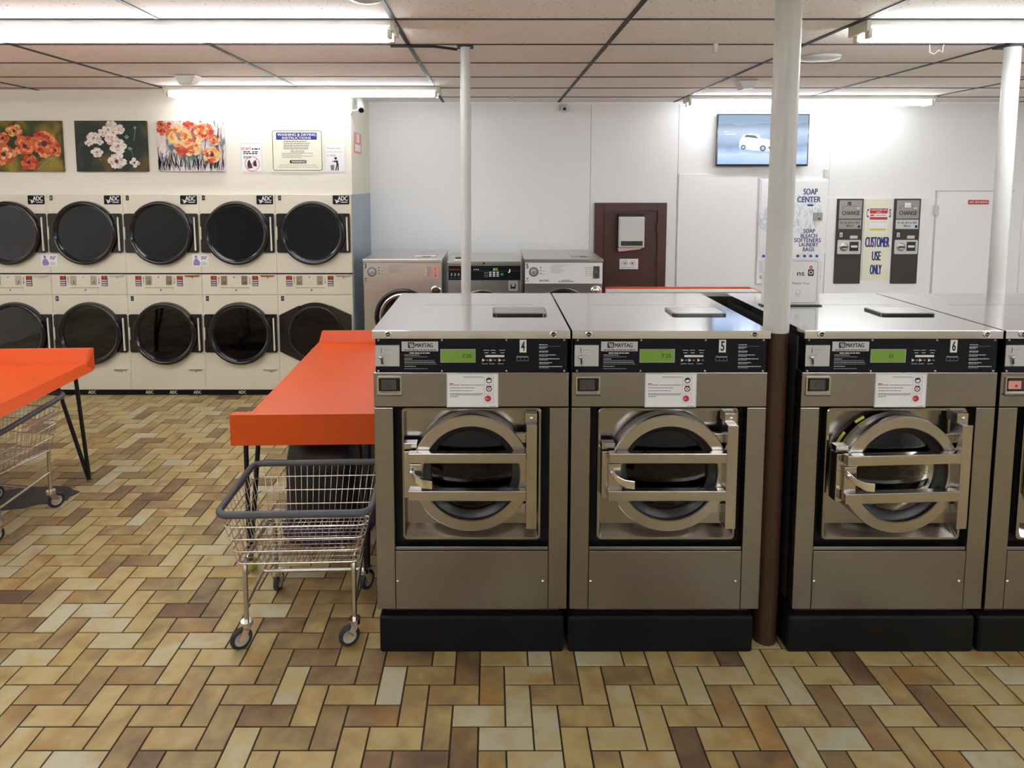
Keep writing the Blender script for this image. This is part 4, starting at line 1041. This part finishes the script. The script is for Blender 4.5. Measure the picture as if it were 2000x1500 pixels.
b = B('black_gloss').lathe([(.25, .0), (.255, -.02), (.235, -.03), (.225, -.01)], (Wb/2-.02, .012, .775), 'Y', 56).m('chrome').lathe([(.225, -.012), (.21, -.03), (.19, -.02)], (Wb/2-.02, .012, .775), 'Y', 56)
dr = b.build('door', w_); B('dryer_glass').lathe([(.0005, -.03), (.19, -.012)], (Wb/2-.02, .012, .775), 'Y', 40).build('glass', dr)
B('chrome').prism(rrect(.05, .22, .12, .30, .02), zt, zt+.006, 'Z').m('ink').prism(rrect(.06, .18, .14, .28, .02), zt+.006, zt+.008, 'Z').build('soap_lid', tp)
B('ink').disc((.335, 0, zt-.018), .010, -.010, 0, 14).build('lock', tp)

# ------------------------------------------------------------------ orange folding tables
def tray_table(name_label, loc, rz, Wt, Dt, Zt, legs, lipfront=True, sidecap=None, upstand='back'):
    t = thing('folding_table', name_label, 'table', loc, rz, 'orange laundry folding tables')
    fl_ = .055; dr_ = .105
    b = B('orange')
    # flat top and flared apron as one sheet
    top = [(0, 0, Zt), (Wt, 0, Zt), (Wt, Dt, Zt), (0, Dt, Zt)]
    low = [(-fl_, -fl_, Zt-dr_), (Wt+fl_, -fl_, Zt-dr_), (Wt+fl_, Dt+fl_, Zt-dr_), (-fl_, Dt+fl_, Zt-dr_)]
    lowi = [(p[0]*.985+Wt*.0075, p[1]*.99+Dt*.005, p[2]+.001) for p in low]
    topi = [(p[0], p[1], Zt-.02) for p in top]
    b.loft([topi, lowi, low, top], True, True)
    b.build('tabletop', t, bevel=.006, seg=3)
    return t, b
# centre table
t = thing('folding_table', 'long orange folding table beside washer 4, cart parked at its near end', 'table', (-.60, 3.18, 0), R(1.6), 'orange laundry folding tables')
ZT = .862; WT = .625; DT = 1.49
b = B('orange')
top = [(-WT, .02, ZT), (0.0, .02, ZT), (0.0, DT, ZT), (-WT, DT, ZT)]
lo = [(-WT-.075, -.005, ZT-.145), (.03, -.005, ZT-.145), (.03, DT+.03, ZT-.145), (-WT-.075, DT+.03, ZT-.145)]
b.loft([[(p[0], p[1], ZT-.02) for p in top], [(p[0]*.985, p[1]*.99+.01, p[2]+.001) for p in lo], lo, top], True, True)
b.build('tabletop', t, bevel=.005, seg=3)
b = B('orange').prism(rrect(-WT-.085, .035, ZT-.148, ZT+.010, .006), -.022, .022)
b.build('front_apron', t, bevel=.008, seg=3)
b = B('orange').hexa([(-WT-.002, DT-.01, ZT-.01), (.0, DT-.01, ZT-.01), (.0, DT+.03, ZT-.01), (-WT-.002, DT+.03, ZT-.01), (-WT+.022, DT+.012, ZT+.082), (.0, DT+.012, ZT+.082), (.0, DT+.03, ZT+.082), (-WT+.022, DT+.03, ZT+.082)])
b.build('upstand', t, bevel=.005, seg=3)
def hairpin(t, foot, tops, r=.0125, ball=False):
    b = B('black_metal')
    for p in tops:
        b.tube([p, (foot[0]+(p[0]-foot[0])*.03, foot[1]+(p[1]-foot[1])*.03, .018)], r, 8)
    b.m('chrome_dull').disc((foot[0], foot[1], 0), .02, 0, .018, 14, 'Z')
    lg = b.build('leg', t)
    if ball:
        o = B('tennis').ball((foot[0]+.005, foot[1]+.01, .035), .034).build('foot_ball', lg); o['label'] = 'yellow green ball on the foot'
hairpin(t, (-.665, .06), [(-.655, .035, ZT-.03), (-.60, .10, ZT-.03)], ball=True)
hairpin(t, (-.665, DT-.08), [(-.655, DT-.06, ZT-.03), (-.50, DT-.25, ZT-.03)])
hairpin(t, (-.05, .06), [(-.03, .035, ZT-.03), (-.10, .10, ZT-.03)])
hairpin(t, (-.05, DT-.08), [(-.03, DT-.06, ZT-.03), (-.10, DT-.25, ZT-.03)])
# left table
LT = thing('folding_table', 'orange folding table at left edge, raised rim along its far side', 'table', (-2.70, 4.19, 0), R(2.5), 'orange laundry folding tables')
ZT2 = .832; W2 = 1.55; D2 = 1.5
b = B('orange')
top = [(-W2, -D2, ZT2), (0, -D2, ZT2), (0, 0, ZT2), (-W2, 0, ZT2)]
lo = [(-W2-.03, -D2-.03, ZT2-.055), (.034, -D2-.03, ZT2-.055), (.034, 0.05, ZT2-.055), (-W2-.03, .05, ZT2-.055)]
b.loft([[(p[0], p[1], ZT2-.02) for p in top], [(p[0]*.99, p[1]*.99, ZT2-.058) for p in lo], [(p[0], p[1], ZT2-.06) for p in lo], top], True, True)
b.build('tabletop', LT, bevel=.004, seg=3)
b = B('orange').hexa([(-W2, -.003, ZT2-.04), (.005, -.003, ZT2-.04), (.036, .06, ZT2-.055), (-W2, .06, ZT2-.06), (-W2, .04, ZT2+.095), (.012, .04, ZT2+.095), (.036, .06, ZT2+.095), (-W2, .06, ZT2+.095)])
b.build('upstand', LT, bevel=.004, seg=3)
hairpin(LT, (-.035, .05), [(-.05, -.02, ZT2-.05), (-.22, .02, ZT2-.05)])
hairpin(LT, (-.75, .05), [(-.72, -.02, ZT2-.05), (-.60, .02, ZT2-.05)])
hairpin(LT, (-1.4, .05), [(-1.42, -.02, ZT2-.05), (-1.3, .02, ZT2-.05)])
hairpin(LT, (-1.4, -1.42), [(-1.42, -1.4, ZT2-.05), (-1.3, -1.4, ZT2-.05)])
hairpin(LT, (-.12, -1.42), [(-.14, -1.4, ZT2-.05), (-.2, -1.35, ZT2-.05)])
# table against the back wall
RT = thing('folding_table', 'orange table with raised rim seen over washer 5, below the brown door', 'table', (0, 0, 0), 0, 'orange laundry folding tables')
xq0, zq0 = at(1182, 560.5, 6.1); xq1, zq1 = at(1462, 560.5, 6.1); xq2, zq2 = at(1488, 570, 5.9)
b = B('orange').box(xq0, xq1, 5.35, 6.1, zq0-.14, zq0-.11).build('tabletop', RT, bevel=.004)
b = B('orange').box(xq0, xq1, 6.09, 6.12, zq0-.13, zq0)
b.hexa([(xq1-.03, 5.35, zq0-.13), (xq1+.02, 5.35, zq0-.13), (xq1+.02, 6.12, zq0-.13), (xq1-.03, 6.12, zq0-.13), (xq1+.02, 5.35, zq0-.02), (xq1+.06, 5.35, zq0-.02), (xq1+.02, 6.12, zq0), (xq1-.01, 6.12, zq0)])
b.build('upstand', RT, bevel=.003)
for x in (xq0+.1, xq1-.1):
    for y in (5.45, 6.0): B('black_metal').tube([(x, y, 0), (x, y, zq0-.13)], .015).build('leg', RT)

# ------------------------------------------------------------------ laundry carts
def cart(label, loc, rz, zf, zb, wheels):
    """local frame: x across, y from front (0) to back, origin on the floor at front centre"""
    c = thing('laundry_cart', label, 'laundry cart', loc, rz, 'wire laundry carts')
    hw, dp = .322, .49          # rim half width and depth
    bw, b0, b1, zbt = .262, .045, .43, .395
    def rc(x0, x1, y0, y1, z0, z1, r=.05, n=6):
        pts = []
        for cx_, cy_, a in ((x1-r, y0+r, -PI/2), (x1-r, y1-r, 0), (x0+r, y1-r, PI/2), (x0+r, y0+r, PI)):
            for i in range(n+1):
                t_ = a+PI/2*i/n; yy = cy_+r*math.sin(t_); pts.append((cx_+r*math.cos(t_), yy, z0+(z1-z0)*(yy-y0)/(y1-y0)))
        return pts
    B('rubber_grey').tube(rc(-hw, hw, 0, dp, zf, zb), .0155, 12, True).build('bumper_rim', c)
    b = B('wire')
    def lerp(t_): return rc(-hw+(hw-bw)*t_, hw-(hw-bw)*t_, b0*t_, dp-(dp-b1)*t_, zf+(zbt-zf)*t_, zb+(zbt-zb)*t_, .05-.02*t_)
    for t_ in (.25, .5, .75, 1.): b.tube(lerp(t_), .0032 if t_ < 1 else .004, 6, True)
    nx = 19
    for i in range(nx):
        u_ = -1+2*(i+.5)/nx
        xt, xb = u_*(hw-.03), u_*(bw-.012)
        b.tube([(xt, 0, zf), (xb, b0, zbt), (xb, b1, zbt), (xt, dp, zb)], .0017, 5)
    for i in range(12):
        v_ = (i+.5)/12
        yt, yb2 = .02+v_*(dp-.04), b0+v_*(b1-b0)
        zt_ = zf+(zb-zf)*v_
        b.tube([(-hw, yt, zt_), (-bw, yb2, zbt), (bw, yb2, zbt), (hw, yt, zt_)], .0017, 5)
    b.build('basket', c)
    # tubular frame
    b = B('chrome_dull')
    for s in (-1, 1):
        b.tube([(s*.235, .072, .115), (s*.235, .072, .34), (s*.235, .078, .375), (s*.235, .11, .388), (s*.235, .40, .388), (s*.225, .435, .375), (s*.215, .44, .34), (s*.215, .44, .115)], .0105, 10)
        b.tube([(s*.235, .075, .19), (s*.218, .435, .235)], .008, 8)
    b.tube([(-.225, .28, .215), (.225, .28, .215)], .009, 8)
    b.build('frame', c)
    for (x, y, rot) in wheels:
        R0 = Matrix.Rotation(rot, 4, 'Z')
        def T(bb, bx, by):
            bb.v = [tuple(R0 @ Vector(v)+Vector((bx, by, 0))) for v in bb.v]; return bb
        f_ = B('chrome').disc((0, 0, 0), .026, .098, .118, 18, 'Z')
        for s in (-1, 1): f_.prism([(-.018, .10), (.018, .10), (.040, .055), (.030, .035), (.016, .04)], s*.017-.0015, s*.017+.0015, 'Y')
        fk = T(f_, x, y).build('caster_fork', c)
        wb = B('rubber').lathe([(.030, -.011), (.044, -.011), (.047, -.006), (.047, .006), (.044, .011), (.030, .011)], (.026, 0, .047), 'Y', 28).m('wheel_grey').lathe([(.0005, -.009), (.030, -.010), (.031, -.0112)], (.026, 0, .047), 'Y', 24).lathe([(.0005, .009), (.030, .010), (.031, .0112)], (.026, 0, .047), 'Y', 24)
        T(wb, x, y).build('caster_wheel', fk)
    return c
cart('wire laundry cart with grey rim at the near end of the centre orange table', (-.836, 2.61, 0), R(2), .638, .645,
     [(-.235, .072, R(215)), (.235, .072, R(205)), (-.215, .44, R(85)), (.215, .44, R(60))])
cart('wire laundry cart under the orange table at left edge of the picture', (-3.035, 3.476, 0), R(-9.8), .645, .725,
     [(-.235, .072, R(200)), (.235, .072, R(250)), (-.215, .44, R(85)), (.215, .44, R(60))])

# ------------------------------------------------------------------ black bundle under the centre table
b = B('bundle_black'); rn = random.Random(3)
loops = []
cx, cy = -.955, 3.77
for z, k in ((.0, .86), (.03, .97), (.16, 1.0), (.30, 1.0), (.42, .99), (.50, .93), (.545, .78), (.565, .5)):
    l = []
    for i in range(28):
        a = 2*PI*i/28; e = 3.2
        ca_, sa_ = math.cos(a), math.sin(a)
        rr = (abs(ca_)**e+abs(sa_)**e)**(-1/e)*(1+rn.uniform(-.02, .02))
        l.append((cx+.245*k*rr*ca_, cy+.30*k*rr*sa_, z))
    loops.append(l)
b.loft(loops, True, True, smooth=True)
bd = thing('storage_bundle', 'bulky black bundle on the floor under the centre orange table', 'bundle')
b.build('bundle_body', bd)
lp = []
for z, k in ((.0, 1.0), (.02, 1.03), (.085, 1.05), (.10, 1.0)):
    lp.append([(cx+(p[0]-cx)*k*1.06, cy+(p[1]-cy)*k*1.06, z) for p in loops[2]])
o = B('bundle_purple').loft(lp, True, True, smooth=True).build('bundle_base', bd); o['label'] = 'dark purple base'

# dark filler patch in the floor
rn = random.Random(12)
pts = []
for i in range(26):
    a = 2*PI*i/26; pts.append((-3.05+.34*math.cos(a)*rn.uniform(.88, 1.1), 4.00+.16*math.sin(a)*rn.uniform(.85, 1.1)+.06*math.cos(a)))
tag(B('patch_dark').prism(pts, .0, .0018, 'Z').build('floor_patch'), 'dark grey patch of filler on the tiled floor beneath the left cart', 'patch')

# ------------------------------------------------------------------ ceiling odds and ends
def det(x, y, label, s=1.):
    d = thing('smoke_detector', label, 'detector', (x, y, CEIL-.004))
    B('white_paint').hexa([(-.045*s, -.05*s, -.075*s), (.05*s, -.05*s, -.06*s), (.05*s, .05*s, -.06*s), (-.045*s, .05*s, -.075*s), (-.085*s, -.06*s, 0), (.09*s, -.06*s, 0), (.09*s, .06*s, 0), (-.085*s, .06*s, 0)]).build('housing', d, bevel=.005)
det(-2.42, 5.24, 'small white wedge-shaped detector on the ceiling above the white poppies')
det(2.13, 5.50, 'small white wedge-shaped detector on the ceiling left of the thick post top')
b = B('white_paint').lathe([(.125, 0), (.12, -.016), (.08, -.022), (.0005, -.024)], (2.22, 4.45, CEIL-.003), 'Z', 40)
tag(b.build('round_vent'), 'flat white disc on the ceiling right of the thick post', 'vent')
b = B('white_paint').box(-.012, .012, -.012, .012, -.05, 0).box(-.02, .02, -.005, .005, -.015, -.005)
tag(b.build('sprinkler_head', loc=(1.375, 4.06, CEIL)), 'tiny white sprinkler stub on the ceiling grid left of the thick post', 'sprinkler')
tag(B('white_paint').tube([(-.03, 0, 0), (-.025, 0, -.05), (0, 0, -.06), (.03, 0, -.035), (.05, 0, -.05), (.055, 0, -.01), (.06, 0, 0)], .004).build('ceiling_hook', loc=(2.72, 4.06, CEIL)), 'bent white wire hanging from the ceiling under the right front light', 'wire')
b = B('white_paint').lathe([(.085, 0), (.085, -.012), (.07, -.03), (.03, -.042), (.0005, -.045)], (-.565, 2.98, CEIL-.002), 'Z', 32)
tag(b.build('dome_fitting'), 'round white fitting on ceiling, cut off by top edge of picture', 'ceiling fitting')
tag(B('chrome_dull').box(-.02, .02, -.01, .01, -.03, 0).ball((.01, 0, -.03), .012).build('ceiling_clip', loc=(.20, 6.5, CEIL)), 'tiny metal clip on ceiling near the back wall, right of the slim post', 'clip')
